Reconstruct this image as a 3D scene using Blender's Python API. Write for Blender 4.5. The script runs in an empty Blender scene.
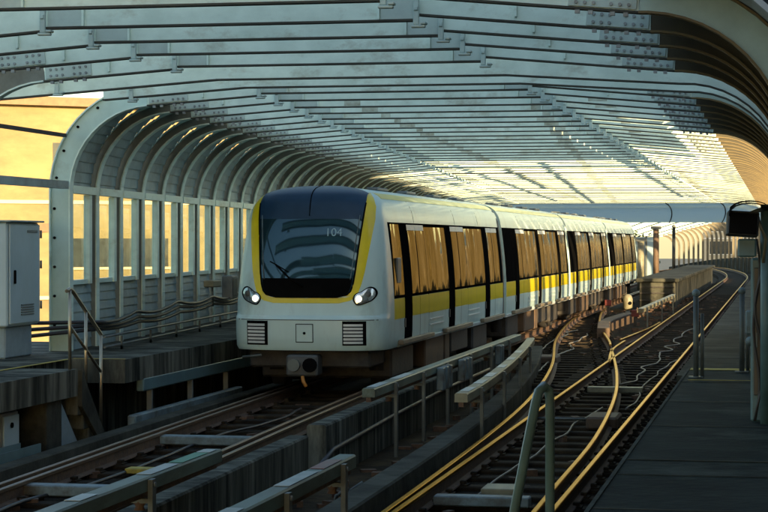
import bpy, math, random
from mathutils import Vector, Matrix
random.seed(7)
S = bpy.context.scene
COL = S.collection
TH = math.atan(396/2000)
RAIL = -2.45          # top of rail, relative to the eye
PLAT = -1.70          # platform / walkway level
DECK = -2.93

# ------------------------------------------------------------------ materials
def new_mat(name):
    m = bpy.data.materials.new(name); m.use_nodes = True
    nt = m.node_tree; nt.nodes.clear()
    out = nt.nodes.new('ShaderNodeOutputMaterial')
    return m, nt, out
def N(nt, t, **kw):
    n = nt.nodes.new(t)
    for k, v in kw.items(): setattr(n, k, v)
    return n
def pbr(name, c1, c2=None, rough=.6, metal=0., scale=3., detail=6., bump=0., stretch=(1,1,1), lo=.35, hi=.65,
        c3=None, s3=.6, lo3=.55, hi3=.7, rvar=.12, spec=.5, emit=None, coat=0.):
    m, nt, out = new_mat(name)
    b = N(nt, 'ShaderNodeBsdfPrincipled'); nt.links.new(b.outputs[0], out.inputs[0])
    b.inputs['Metallic'].default_value = metal
    b.inputs['Roughness'].default_value = rough
    b.inputs['Specular IOR Level'].default_value = spec
    b.inputs['Coat Weight'].default_value = coat
    if emit:
        b.inputs['Emission Color'].default_value = (*emit[0], 1); b.inputs['Emission Strength'].default_value = emit[1]
    if c2 is None: c2 = tuple(x*.8 for x in c1)
    g = N(nt, 'ShaderNodeNewGeometry')
    mp = N(nt, 'ShaderNodeMapping'); mp.inputs['Scale'].default_value = stretch
    nt.links.new(g.outputs['Position'], mp.inputs[0])
    no = N(nt, 'ShaderNodeTexNoise'); no.inputs['Scale'].default_value = scale; no.inputs['Detail'].default_value = detail
    no.inputs['Roughness'].default_value = .62
    nt.links.new(mp.outputs[0], no.inputs['Vector'])
    r = N(nt, 'ShaderNodeValToRGB'); e = r.color_ramp.elements
    e[0].position = lo; e[1].position = hi; e[0].color = (*c2, 1); e[1].color = (*c1, 1)
    nt.links.new(no.outputs[0], r.inputs[0])
    colout = r.outputs[0]
    if c3 is not None:
        n3 = N(nt, 'ShaderNodeTexNoise'); n3.inputs['Scale'].default_value = s3; n3.inputs['Detail'].default_value = 8
        n3.inputs['Roughness'].default_value = .7
        nt.links.new(mp.outputs[0], n3.inputs['Vector'])
        r3 = N(nt, 'ShaderNodeValToRGB'); r3.color_ramp.elements[0].position = lo3; r3.color_ramp.elements[1].position = hi3
        nt.links.new(n3.outputs[0], r3.inputs[0])
        mx = N(nt, 'ShaderNodeMixRGB'); mx.inputs[2].default_value = (*c3, 1)
        nt.links.new(r3.outputs[0], mx.inputs[0]); nt.links.new(colout, mx.inputs[1]); colout = mx.outputs[0]
    nt.links.new(colout, b.inputs['Base Color'])
    if rvar:
        rm = N(nt, 'ShaderNodeMapRange'); rm.inputs[3].default_value = max(.02, rough-rvar); rm.inputs[4].default_value = min(1, rough+rvar)
        nt.links.new(no.outputs[0], rm.inputs[0]); nt.links.new(rm.outputs[0], b.inputs['Roughness'])
    if bump:
        nb = N(nt, 'ShaderNodeTexNoise'); nb.inputs['Scale'].default_value = scale*4; nb.inputs['Detail'].default_value = 4
        nt.links.new(mp.outputs[0], nb.inputs['Vector'])
        bp = N(nt, 'ShaderNodeBump'); bp.inputs['Strength'].default_value = bump; bp.inputs['Distance'].default_value = .03
        nt.links.new(nb.outputs[0], bp.inputs['Height']); nt.links.new(bp.outputs[0], b.inputs['Normal'])
    return m
def thin_glass(name, tint=(.9,.95,.92), gl=.12, rough=.03):
    m, nt, out = new_mat(name)
    t = N(nt, 'ShaderNodeBsdfTransparent'); t.inputs[0].default_value = (*tint, 1)
    g = N(nt, 'ShaderNodeBsdfGlossy'); g.inputs[0].default_value = (1,1,1,1); g.inputs['Roughness'].default_value = rough
    mx = N(nt, 'ShaderNodeMixShader'); mx.inputs[0].default_value = gl
    nt.links.new(t.outputs[0], mx.inputs[1]); nt.links.new(g.outputs[0], mx.inputs[2]); nt.links.new(mx.outputs[0], out.inputs[0])
    return m
def translucent(name, col, tr=.5):
    m, nt, out = new_mat(name)
    d = N(nt, 'ShaderNodeBsdfDiffuse'); d.inputs[0].default_value = (*col, 1)
    t = N(nt, 'ShaderNodeBsdfTranslucent'); t.inputs[0].default_value = (*col, 1)
    mx = N(nt, 'ShaderNodeMixShader'); mx.inputs[0].default_value = tr
    nt.links.new(d.outputs[0], mx.inputs[1]); nt.links.new(t.outputs[0], mx.inputs[2]); nt.links.new(mx.outputs[0], out.inputs[0])
    return m
def mirror_glass(name, col, rough=.06, wave=.25, scale=1.6, metal=.75, stretch=(1,1,.35), edge=(1,1,1)):
    m, nt, out = new_mat(name)
    b = N(nt, 'ShaderNodeBsdfPrincipled'); nt.links.new(b.outputs[0], out.inputs[0])
    b.inputs['Base Color'].default_value = (*col, 1); b.inputs['Metallic'].default_value = metal
    b.inputs['Roughness'].default_value = rough; b.inputs['Specular IOR Level'].default_value = .9; b.inputs['Specular Tint'].default_value = (*edge,1)
    g = N(nt, 'ShaderNodeNewGeometry'); mp = N(nt, 'ShaderNodeMapping'); mp.inputs['Scale'].default_value = stretch
    no = N(nt, 'ShaderNodeTexNoise'); no.inputs['Scale'].default_value = scale; no.inputs['Detail'].default_value = 2
    bp = N(nt, 'ShaderNodeBump'); bp.inputs['Strength'].default_value = wave; bp.inputs['Distance'].default_value = .05
    nt.links.new(g.outputs['Position'], mp.inputs[0]); nt.links.new(mp.outputs[0], no.inputs['Vector'])
    nt.links.new(no.outputs[0], bp.inputs['Height']); nt.links.new(bp.outputs[0], b.inputs['Normal'])
    return m

M = {}
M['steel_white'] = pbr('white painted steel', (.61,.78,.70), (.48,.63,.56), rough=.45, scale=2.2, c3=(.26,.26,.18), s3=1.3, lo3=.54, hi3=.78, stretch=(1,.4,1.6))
M['steel_shadow'] = pbr('underside shadow steel flange', (.06,.065,.053), (.035,.037,.03), rough=.6, scale=2, spec=.2)  # shade of the beam undersides is put into this dark colour
M['column'] = pbr('shade-dark column web', (.17,.19,.165), (.10,.115,.095), rough=.55, scale=1.5, c3=(.07,.065,.045), s3=.9, lo3=.5, hi3=.8)  # darker copy of the pale web, painting the lack of light between ribs
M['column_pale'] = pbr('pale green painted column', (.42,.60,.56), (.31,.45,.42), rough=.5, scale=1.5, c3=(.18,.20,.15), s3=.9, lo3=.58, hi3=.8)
M['ochre'] = pbr('golden rim light flange', (.16,.115,.04), (.10,.072,.025), rough=.5, scale=2)  # golden light on the right-hand rims painted as flange colour
M['gold_web'] = pbr('golden shade column web', (.055,.043,.013), (.032,.025,.008), rough=.6, scale=2)  # right-hand webs carry their golden light and shade in the colour
M['far_frame'] = pbr('tan far frame paint', (.17,.145,.085), (.12,.10,.06), rough=.6)
M['smudge'] = pbr('dirty shadow-smudged steel', (.45,.55,.48), (.26,.29,.22), rough=.7, scale=5)  # dark smudges: dirt plus shadow bands painted onto the beam webs
M['lap'] = pbr('greyer lap plate', (.40,.53,.49), (.33,.43,.40), rough=.5, scale=3)
M['bolt'] = pbr('bolt steel', (.26,.30,.30), (.14,.16,.16), rough=.5, metal=.3)
M['clad'] = pbr('blue grey cladding', (.30,.40,.40), (.22,.295,.295), rough=.55, scale=2.5, c3=(.09,.10,.085), s3=.8, lo3=.5, hi3=.8)
M['roof'] = translucent('translucent canopy sheet', (.62,.66,.62), .32)
M['roof_dark'] = pbr('opaque roof sheet', (.45,.50,.50), (.34,.38,.38), rough=.6)
M['pane'] = thin_glass('clear window pane')
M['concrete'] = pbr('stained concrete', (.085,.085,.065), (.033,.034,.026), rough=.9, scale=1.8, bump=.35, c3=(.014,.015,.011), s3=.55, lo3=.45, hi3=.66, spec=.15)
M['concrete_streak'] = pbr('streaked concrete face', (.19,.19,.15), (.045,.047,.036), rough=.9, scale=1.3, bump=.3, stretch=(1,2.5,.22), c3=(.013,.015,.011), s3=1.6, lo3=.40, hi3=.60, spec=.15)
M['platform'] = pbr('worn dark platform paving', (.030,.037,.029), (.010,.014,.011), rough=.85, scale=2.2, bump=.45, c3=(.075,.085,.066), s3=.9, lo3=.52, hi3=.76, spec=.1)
M['deck'] = pbr('oily track bed', (.045,.033,.019), (.013,.010,.007), rough=.9, scale=2.5, bump=.6, c3=(.09,.06,.028), s3=.6, lo3=.5, hi3=.75, spec=.08)
M['ballast'] = pbr('oily ballast', (.055,.041,.024), (.012,.010,.007), rough=.95, scale=9, bump=1., c3=(.015,.012,.009), s3=1.2, lo3=.42, hi3=.62, spec=.06)
M['tie'] = pbr('dark sleeper', (.045,.033,.020), (.013,.010,.007), rough=.9, scale=2.2, bump=.4, c3=(.09,.062,.03), s3=1.1, lo3=.58, hi3=.75, spec=.08)
M['tie_light'] = pbr('light blue steel tie', (.17,.24,.255), (.09,.125,.13), rough=.55, scale=3, c3=(.045,.035,.022), s3=2, lo3=.46, hi3=.66)
M['rail_top'] = pbr('polished rail head', (.36,.235,.10), (.19,.12,.05), rough=.3, metal=1., scale=6, stretch=(1,.15,1), rvar=.08)
for _n in M['rail_top'].node_tree.nodes:
    if _n.type=='BSDF_PRINCIPLED': _n.inputs['Specular Tint'].default_value=(.80,.60,.34,1)
M['rail_side'] = pbr('rusty rail web', (.13,.07,.035), (.06,.032,.018), rough=.8, scale=8, bump=.3)
M['rail_dull'] = pbr('dull brown rail head', (.22,.14,.085), (.12,.075,.045), rough=.42, metal=.6, scale=5, stretch=(1,.2,1))
M['green_beam'] = pbr('pale green guard beam', (.125,.19,.155), (.065,.10,.08), rough=.5, scale=3, stretch=(1,.3,1), c3=(.035,.04,.025), s3=1.8, lo3=.46, hi3=.68)
M['cream_beam'] = pbr('cream guard beam', (.24,.225,.14), (.13,.12,.075), rough=.5, scale=3, stretch=(1,.3,1), c3=(.06,.048,.026), s3=1.8, lo3=.48, hi3=.7)
M['green_mark'] = pbr('green paint mark', (.03,.22,.12), (.02,.15,.08), rough=.5)
M['red_mark'] = pbr('faded red paint mark', (.24,.09,.07), (.20,.13,.10), rough=.6)
M['white_mark'] = pbr('white paint mark', (.42,.46,.43), (.26,.29,.27), rough=.5)
M['yellow_line'] = pbr('worn yellow line', (.46,.34,.03), (.22,.17,.03), rough=.7, scale=6)
M['cable'] = pbr('black cable', (.03,.03,.032), (.016,.016,.016), rough=.5)
M['cable_grey'] = pbr('dusty grey cable', (.24,.21,.16), (.14,.12,.09), rough=.6)
M['pipe_metal'] = pbr('dull galvanised pipe', (.12,.14,.13), (.07,.08,.075), rough=.5, metal=.3)
M['teal_metal'] = pbr('teal painted equipment', (.10,.19,.20), (.06,.12,.125), rough=.45, scale=3)
M['teal_pipe'] = pbr('blue green painted pipe', (.13,.22,.23), (.09,.15,.16), rough=.35, scale=3)
M['dark_equip'] = pbr('dark equipment housing', (.022,.026,.026), (.014,.016,.016), rough=.4)
M['hood'] = pbr('grey hood', (.17,.19,.18), (.1,.115,.11), rough=.5)
M['screen'] = pbr('black monitor glass', (.006,.007,.008), (.004,.004,.005), rough=.12, rvar=.02)
M['cabinet'] = pbr('pale blue cabinet paint', (.36,.48,.51), (.31,.415,.44), rough=.45, scale=1.6, c3=(.24,.30,.30), s3=1.2, lo3=.6, hi3=.85)
M['plinth'] = pbr('blue concrete plinth', (.21,.28,.30), (.15,.2,.215), rough=.8, scale=3, bump=.2)
M['rail_steel'] = pbr('stainless hand rail', (.42,.38,.29), (.30,.27,.2), rough=.32, metal=.85)
# train
M['t_white'] = pbr('train white paint', (.50,.665,.635), (.44,.585,.56), rough=.33, scale=1.2, rvar=.08, coat=.12, c3=(.25,.30,.27), s3=1.5, lo3=.54, hi3=.88, stretch=(1,1,.4))
M['t_yellow'] = pbr('train yellow paint', (.72,.565,.0), (.62,.48,.0), rough=.3, rvar=.05, coat=.2)
M['t_navy'] = pbr('train navy roof paint', (.010,.036,.072), (.007,.027,.055), rough=.38, rvar=.05, spec=.3)
M['t_black'] = pbr('black rubber trim', (.006,.006,.006), (.004,.004,.004), rough=.7, spec=0.)
M['t_under'] = pbr('dirty underframe', (.05,.043,.035), (.02,.018,.015), rough=.75, scale=4, bump=.3)
M['t_brown'] = pbr('rusty underfloor box', (.12,.075,.04), (.065,.042,.025), rough=.75, scale=3)
M['t_glass'] = mirror_glass('bronze side window glass', (.20,.165,.085), rough=.05, wave=1.1, scale=.9, metal=.9, stretch=(1,1.3,.6), edge=(.70,.60,.38))
M['t_screen'] = mirror_glass('dark windshield glass', (.012,.032,.042), rough=.05, wave=.05, scale=1.2, metal=.35, stretch=(1,1,1), edge=(.6,.8,.85))
M['t_grey'] = pbr('grey cast coupler', (.085,.09,.088), (.05,.053,.05), rough=.65)
M['t_sill'] = pbr('dusty door sill', (.20,.16,.10), (.12,.10,.07), rough=.6)
M['t_slat'] = pbr('louvre slats', (.62,.66,.64), (.5,.54,.52), rough=.45)
M['lamp_on'] = pbr('lit headlight lens', (.9,.9,.8), (.9,.9,.8), rough=.3, emit=((1,.93,.74), 1.6))
M['lamp_glass'] = pbr('headlight reflector', (.55,.58,.56), (.35,.37,.36), rough=.12, metal=.8)
M['text_pale'] = pbr('pale blue number', (.26,.40,.44), (.25,.38,.42), rough=.5)
M['tyre'] = pbr('tyre rubber', (.022,.02,.018), (.014,.013,.012), rough=.9)
M['orange'] = pbr('orange strap', (.55,.22,.03), (.4,.16,.03), rough=.6)
M['red'] = pbr('dull red marker', (.15,.02,.014), (.1,.014,.01), rough=.6)
# surroundings
M['bld_yellow'] = pbr('yellow rendered facade', (.29,.23,.11), (.23,.18,.085), rough=.9, scale=.3, c3=(.14,.115,.06), s3=.18, lo3=.42, hi3=.75, spec=.2, stretch=(1,1,2.5))
M['bld_cream'] = pbr('cream tiled facade', (.50,.44,.31), (.42,.37,.26), rough=.85, scale=.3, spec=.2)
M['bld_grey'] = pbr('grey green facade', (.24,.25,.19), (.17,.18,.135), rough=.85, scale=.3, spec=.2)
M['bld_stone'] = pbr('warm stone facade', (.55,.41,.24), (.46,.34,.20), rough=.85, scale=.3)
M['bld_white'] = pbr('white facade trim', (.74,.71,.62), (.66,.63,.55), rough=.7)
M['bld_glass'] = pbr('dark building window', (.05,.06,.06), (.035,.04,.04), rough=.1, rvar=.03)
M['bld_roof'] = pbr('brown roof slab', (.24,.15,.08), (.17,.11,.06), rough=.8)
M['ground'] = pbr('city ground', (.11,.11,.09), (.07,.075,.055), rough=.95, scale=.1)
M['leaf'] = pbr('tree leaves', (.055,.075,.025), (.03,.045,.015), rough=.7, scale=1)
M['bark'] = pbr('tree bark', (.10,.07,.045), (.06,.045,.03), rough=.9, scale=6, bump=.5)
M['blue_panel'] = translucent('pale blue screen panel', (.42,.55,.60), .4)
M['soffit'] = translucent('translucent pale soffit panel', (.80,.88,.86), .62)

# ------------------------------------------------------------------ mesh helper
ORIG = {}
class MB:
    def __init__(s): s.v = []; s.f = []; s.sm = []
    def add(s, vs, fs, smooth=False):
        o = len(s.v); s.v += [tuple(p) for p in vs]
        for f in fs: s.f.append(tuple(i+o for i in f)); s.sm.append(smooth)
        return s
    def box(s, x0,x1,y0,y1,z0,z1, rot=0, c=None):
        vs = [(x,y,z) for z in (z0,z1) for y in (y0,y1) for x in (x0,x1)]
        if rot:
            cx, cy = c if c else ((x0+x1)/2,(y0+y1)/2); ca, sa = math.cos(rot), math.sin(rot)
            vs = [(cx+(x-cx)*ca-(y-cy)*sa, cy+(x-cx)*sa+(y-cy)*ca, z) for x,y,z in vs]
        return s.add(vs, [(0,2,3,1),(4,5,7,6),(0,1,5,4),(2,6,7,3),(0,4,6,2),(1,3,7,5)])
    def cbox(s, x0,x1,y0,y1,z0,z1, b=.012):
        # chamfered box
        X=(x0,x0+b,x1-b,x1);Y=(y0,y0+b,y1-b,y1);Z=(z0,z0+b,z1-b,z1)
        vs=[];idx={}
        def vt(i,j,k):
            if (i,j,k) not in idx: idx[(i,j,k)]=len(vs); vs.append((X[i],Y[j],Z[k]))
            return idx[(i,j,k)]
        fs=[]
        for k,flip in ((0,1),(3,0)):
            f=[vt(1,1,k),vt(2,1,k),vt(2,2,k),vt(1,2,k)]; fs.append(tuple(f[::-1]) if flip else tuple(f))
        for j,flip in ((0,0),(3,1)):
            f=[vt(1,j,1),vt(2,j,1),vt(2,j,2),vt(1,j,2)]; fs.append(tuple(f[::-1]) if flip else tuple(f))
        for i,flip in ((0,1),(3,0)):
            f=[vt(i,1,1),vt(i,2,1),vt(i,2,2),vt(i,1,2)]; fs.append(tuple(f[::-1]) if flip else tuple(f))
        for j in (0,3):
            jj=1 if j==0 else 2
            for k in (0,3):
                kk=1 if k==0 else 2
                fs.append((vt(1,j,kk),vt(2,j,kk),vt(2,jj,k),vt(1,jj,k)))
        for i in (0,3):
            ii=1 if i==0 else 2
            for k in (0,3):
                kk=1 if k==0 else 2
                fs.append((vt(i,1,kk),vt(i,2,kk),vt(ii,2,k),vt(ii,1,k)))
            for j in (0,3):
                jj=1 if j==0 else 2
                fs.append((vt(i,jj,1),vt(i,jj,2),vt(ii,j,2),vt(ii,j,1)))
                for k in (0,3):
                    kk=1 if k==0 else 2
                    fs.append((vt(i,jj,kk),vt(ii,j,kk),vt(ii,jj,k)))
        return s.add(vs,fs)
    def strip(s, A, B, y0, y1):
        # solid between two XZ polylines, extruded from y0 to y1
        n = len(A); vs = []
        for (a,b) in zip(A,B): vs += [(a[0],y0,a[1]),(a[0],y1,a[1]),(b[0],y1,b[1]),(b[0],y0,b[1])]
        fs = [(0,1,2,3)]
        for i in range(n-1):
            p, q = 4*i, 4*i+4
            for k in range(4): fs.append((p+k, q+k, q+(k+1)%4, p+(k+1)%4))
        e = 4*(n-1); fs.append((e+3,e+2,e+1,e))
        return s.add(vs, fs)
    def sweep(s, path, prof, closed=True, smooth=False):
        # sweep an (offset, height) profile along a path in plan (x,y,z)
        n, m = len(path), len(prof); vs = []
        for i,p in enumerate(path):
            a = Vector(path[max(0,i-1)]); b = Vector(path[min(n-1,i+1)])
            d = (b-a); d.z = 0; d.normalize(); r = Vector((d.y,-d.x,0))
            for (o,h) in prof: q = Vector(p)+r*o; vs.append((q.x,q.y,q.z+h))
        fs = []
        for i in range(n-1):
            for k in range(m if closed else m-1):
                fs.append((i*m+k, i*m+(k+1)%m, (i+1)*m+(k+1)%m, (i+1)*m+k))
        if closed: fs.append(tuple(range(m))[::-1]); fs.append(tuple((n-1)*m+k for k in range(m)))
        return s.add(vs, fs, smooth)
    def tube(s, path, r, n=8, smooth=True):
        pts = [Vector(p) for p in path]; vs = []; L = len(pts)
        up = Vector((0,0,1))
        for i,p in enumerate(pts):
            d = (pts[min(L-1,i+1)]-pts[max(0,i-1)]).normalized()
            u = up if abs(d.dot(up))<.95 else Vector((1,0,0))
            a = d.cross(u).normalized(); b = a.cross(d).normalized()
            rr = r[i] if isinstance(r,(list,tuple)) else r
            for k in range(n):
                t = 2*math.pi*k/n; q = p+a*(rr*math.cos(t))+b*(rr*math.sin(t)); vs.append(tuple(q))
        fs = [(i*n+k,(i+1)*n+k,(i+1)*n+(k+1)%n,i*n+(k+1)%n) for i in range(L-1) for k in range(n)]
        o = len(s.v); s.add(vs, fs, smooth)
        s.f.append(tuple(o+k for k in range(n))); s.sm.append(False)
        s.f.append(tuple(o+(L-1)*n+k for k in range(n))[::-1]); s.sm.append(False)
        return s
    def cyl(s, c, ax, r, h, n=14):
        c = Vector(c); a = Vector(ax).normalized()
        return s.tube([c-a*h/2, c+a*h/2], r, n)
    def ball(s, c, r, sx=1, sy=1, sz=1, nu=12, nv=8):
        vs = []
        for j in range(nv+1):
            t = math.pi*j/nv
            for i in range(nu):
                p = 2*math.pi*i/nu
                vs.append((c[0]+r*sx*math.sin(t)*math.cos(p), c[1]+r*sy*math.sin(t)*math.sin(p), c[2]+r*sz*math.cos(t)))
        fs = [(j*nu+i,(j+1)*nu+i,(j+1)*nu+(i+1)%nu,j*nu+(i+1)%nu) for j in range(nv) for i in range(nu)]
        return s.add(vs, fs, True)
    def grid(s, rows, smooth=True, flip=False):
        n, m = len(rows), len(rows[0]); vs = [p for r in rows for p in r]
        fs = []
        for i in range(n-1):
            for j in range(m-1):
                f = (i*m+j, i*m+j+1, (i+1)*m+j+1, (i+1)*m+j)
                fs.append(f[::-1] if flip else f)
        return s.add(vs, fs, smooth)
    def mesh(s, name, mat, o=(0,0,0)):
        me = bpy.data.meshes.new(name)
        me.from_pydata([(x-o[0],y-o[1],z-o[2]) for x,y,z in s.v], [], s.f)
        for i,p in enumerate(me.polygons): p.use_smooth = s.sm[i]
        me.materials.append(mat); me.update()
        return me
    def build(s, name, mat, parent=None, loc=None, fix=True):
        o = ORIG[parent.name] if parent else (loc or (0,0,0))
        me = s.mesh(name, mat, o)
        if fix:
            import bmesh
            bm = bmesh.new(); bm.from_mesh(me); bmesh.ops.recalc_face_normals(bm, faces=bm.faces); bm.to_mesh(me); bm.free()
        ob = bpy.data.objects.new(name, me); COL.objects.link(ob)
        if parent: ob.parent = parent
        else: ob.location = o
        ORIG[ob.name] = o
        return ob
def tag(o, label=None, cat=None, group=None, kind=None):
    if label: o['label'] = label
    if cat: o['category'] = cat
    if group: o['group'] = group
    if kind: o['kind'] = kind
    return o
def thing(name, label, cat, loc, group=None):
    o = bpy.data.objects.new(name, None); COL.objects.link(o); o.location = loc; o.empty_display_size = .3
    ORIG[o.name] = tuple(loc); return tag(o, label, cat, group)
def dup(o, loc, label=None, group=None, parent=None):
    c = o.copy(); COL.objects.link(c)
    if parent: c.parent = parent
    else: c.location = loc
    if label: c['label'] = label
    if group: c['group'] = group
    for ch in [x for x in bpy.data.objects if x.parent == o]: dup(ch, None, parent=c)
    return c
def interp(tab, t):
    if t <= tab[0][0]: return tab[0][1]
    for (a,va),(b,vb) in zip(tab, tab[1:]):
        if t <= b: return va+(vb-va)*(t-a)/(b-a)
    return tab[-1][1]
def smooth_interp(tab, t):
    # Catmull-Rom through a table
    if t <= tab[0][0]: return tab[0][1]
    if t >= tab[-1][0]: return tab[-1][1]
    for i in range(len(tab)-1):
        a,va = tab[i]; b,vb = tab[i+1]
        if t <= b:
            m0 = (vb-tab[i-1][1])/(b-tab[i-1][0]) if i>0 else (vb-va)/(b-a)
            m1 = (tab[i+2][1]-va)/(tab[i+2][0]-a) if i+2<len(tab) else (vb-va)/(b-a)
            h=b-a; u=(t-a)/h
            return (2*u**3-3*u*u+1)*va+(u**3-2*u*u+u)*h*m0+(-2*u**3+3*u*u)*vb+(u**3-u*u)*h*m1
def bend(Y): return -(max(0,Y-130)**2)/1040
def drop(Y): return -.00035*max(0,Y-180)**2
def XLw(Y):
    if Y < 27: return -10.72
    return -10.85-.084*(Y-29.3)
XR = 0.06            # inner-flange line of the right columns is at XR

# ------------------------------------------------------------------ ground, deck, platforms (setting)
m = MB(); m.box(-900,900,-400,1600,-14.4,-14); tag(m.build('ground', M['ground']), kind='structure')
ys = [-12+6*i for i in range(54)]
def sheet(name, mat, xl, xr, z, th, ylist, kind='structure'):
    m = MB()
    path = [(0+bend(y), y, drop(y)) for y in ylist]
    m.sweep(path, [(xl,z-th),(xr,z-th),(xr,z),(xl,z)])
    return tag(m.build(name, mat), kind=kind)
sheet('track_deck', M['deck'], -9.6, 3.0, DECK, .5, ys)
sheet('outer_deck', M['concrete'], -18.5, -9.6, DECK-.05, .45, [y for y in ys if y < 135])

# right platform, with joints cut as separate slabs inside one mesh
m = MB()
y = 4.0
while y < 26.9:
    w = 2.9; m.box(-1.2, 3.2, y, min(y+w-.012, 27.0), PLAT-.20, PLAT+random.uniform(-.002,.002)); y += w
m.box(-1.06, 3.2, 4, 27, DECK, PLAT-.205)
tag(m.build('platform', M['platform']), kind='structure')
m = MB(); rr=random.Random(9)
for yy in [4+2.9*k for k in range(1,8)]+[14.6,21.3]:
    m.box(-1.16,3.1,yy-.018,yy+.014,PLAT+.004,PLAT+.007)
tag(m.build('platform_joints', M['concrete']), kind='structure')
m = MB(); m.box(-1.20,-1.17,4,27,PLAT+.003,PLAT+.008); tag(m.build('platform_edge_strip', M['concrete']), kind='structure')
m = MB()
y = 27.06
while y < 120:
    m.box(-1.36, 1.6, y, y+3.97, PLAT-.30, PLAT-.10+random.uniform(-.004,.004)); y += 4
m.box(-1.25, 1.6, 27.06, 120, DECK, PLAT-.305)
tag(m.build('far_walkway', M['concrete']), kind='structure')
m = MB()
m.box(-1.16,-.1,26.55,26.9,PLAT+.006,PLAT+.010); m.box(-1.1,-.1,24.6,24.65,PLAT+.006,PLAT+.010)
tag(m.build('yellow_safety_line', M['yellow_line']), 'worn yellow line across the end of the dark right platform', 'floor marking')

# left platform slab, its gap for the stairs, and the walkway behind
m = MB()
for a,b in ((10,13.9),(13.92,18.2),(18.22,21.9),(21.92,25.26)):
    m.box(-16,-9.15,a,b,PLAT-.36,PLAT+random.uniform(-.002,.001))
m.box(-16,-10.05,25.27,27.35,PLAT-.36,PLAT)
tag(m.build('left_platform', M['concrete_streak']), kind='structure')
m = MB(); ylst = [27.4]+[30+4*i for i in range(24)]
m.box(-13.2,-9.2,27.36,32,PLAT-.34,PLAT)
for a in range(32,124,4): m.box(XLw(a)-.6,-9.2,a+.01,a+4,PLAT-.34,PLAT+.0)
m.box(-10.4,-10.1,27.5,124,DECK,PLAT-.345)
tag(m.build('left_walkway', M['concrete_streak']), kind='structure')
m = MB(); m.box(-10.04,-9.97,21,27.3,PLAT+.004,PLAT+.008); 
tag(m.build('yellow_safety_line', M['yellow_line']), 'yellow line along the left platform beside the stair opening', 'floor marking')
m = MB(); m.box(-10.0,-9.22,27.40,27.46,PLAT+.004,PLAT+.008)
tag(m.build('yellow_safety_line', M['yellow_line']), 'short yellow line on the walkway edge past the stairs', 'floor marking')

# supports below the left platform
t = thing('platform_pier', 'grey concrete pier carrying the left platform beside the stair flank', 'pier', (-9.6,24.6,DECK))
m = MB(); m.cbox(-9.9,-9.22,24.3,24.85,DECK,PLAT-.37); m.build('shaft', M['concrete'], t)
m = MB(); m.add([(-9.24,24.86,DECK),(-9.24,25.75,DECK),(-9.24,24.86,PLAT-.4),(-9.34,24.86,DECK),(-9.34,25.75,DECK),(-9.34,24.86,PLAT-.4)],
      [(0,1,2),(3,5,4),(0,2,5,3),(1,4,5,2),(0,3,4,1)]); m.build('web_panel', M['plinth'], t)
t = thing('equipment_box', 'small pale grey box hung below the left platform', 'electrical box', (-9.6,22.9,DECK))
m = MB(); m.cbox(-10.0,-9.35,23.1,23.65,DECK+.05,PLAT-.42); m.build('housing', M['hood'], t)
m = MB(); m.cbox(-9.35,-9.325,23.13,23.62,DECK+.10,PLAT-.46,.006); p = m.build('door', M['cabinet'], t)
m = MB(); m.cyl((-9.32,23.36,PLAT-.58),(1,0,0),.035,.03); m.build('knob', M['t_black'], p)
for k,(y0,y1,zz,xx) in enumerate(((14,23.2,-2.62,-9.0),(17,22.4,-2.2,-9.3))):
    t = thing('cable_tray', ('low teal tray running along the foot of the left platform','teal tray in the dark recess under the left platform')[k], 'cable tray', (xx,y0,zz))
    m = MB(); m.box(xx-.16,xx+.12,y0,y1,zz,zz+.02); m.box(xx+.105,xx+.125,y0,y1,zz+.02,zz+.14); m.box(xx-.16,xx-.14,y0,y1,zz+.02,zz+.14); m.build('tray', M['teal_pipe'], t)
    m = MB(); 
    for yy in (y0+.4,(y0+y1)/2,y1-.4): m.box(xx-.14,xx+.1,yy-.03,yy+.03,DECK,zz-.003)
    m.build('bracket', M['concrete'], t)
for k,(y0,y1,zz,xx) in enumerate(((28.2,34.5,-2.22,-9.25),(27.2,33,-2.68,-9.05))):
    t = thing('power_rail', ('upper teal power rail under the left walkway edge','lower blue power rail beside the left running rail')[k], 'power rail', (xx,y0,zz))
    m = MB(); m.cbox(xx-.06,xx+.06,y0,y1,zz,zz+.2,.02); m.build('rail_cover', M['teal_pipe'] if k==0 else M['tie_light'], t)
    m = MB()
    for yy in (y0+.5,y0+2.6,y0+4.7): m=MB(); m.box(xx-.05,xx+.03,yy-.03,yy+.03,DECK,zz-.003); m.build('insulator', M['hood'], t)

# stairs down to the track + hand rail
t = thing('concrete_stairs', 'short chipped concrete stairs from the left platform down to the track', 'stairs', (-9.5,25.3,DECK))
m = MB(); n = 5
for k in range(n):
    zt = PLAT-(k+1)*(PLAT-DECK)/(n+1); y0 = 25.29+k*.215
    m.cbox(-10.0,-9.16,y0,y0+.235,max(DECK,zt-.42),zt,.012)
m.build('steps', M['concrete_streak'], t)
m = MB(); a = 25.29; m.add([(-9.155,a,PLAT-.02),(-9.155,a,PLAT-.5),(-9.155,26.3,DECK),(-9.155,26.5,DECK),(-9.10,a,PLAT-.02),(-9.10,a,PLAT-.5),(-9.10,26.3,DECK),(-9.10,26.5,DECK)],
     [(0,1,2,3),(4,7,6,5),(0,4,5,1),(1,5,6,2),(2,6,7,3),(3,7,4,0)])
m.build('stringer', M['concrete'], t)
t = thing('stair_railing', 'steel hand rail sloping down the stairs at the left platform edge', 'railing', (-9.2,25.2,PLAT))
m = MB(); m.tube([(-9.2,24.98,-.66),(-9.2,25.1,-.63),(-9.2,25.2,-.66),(-9.2,26.35,-1.30)], .026, 8); m.build('top_rail', M['rail_steel'], t)
m = MB(); m.tube([(-9.2,25.1,-1.12),(-9.2,26.35,-1.82)], .02, 8); m.build('middle_rail', M['rail_steel'], t)
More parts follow.
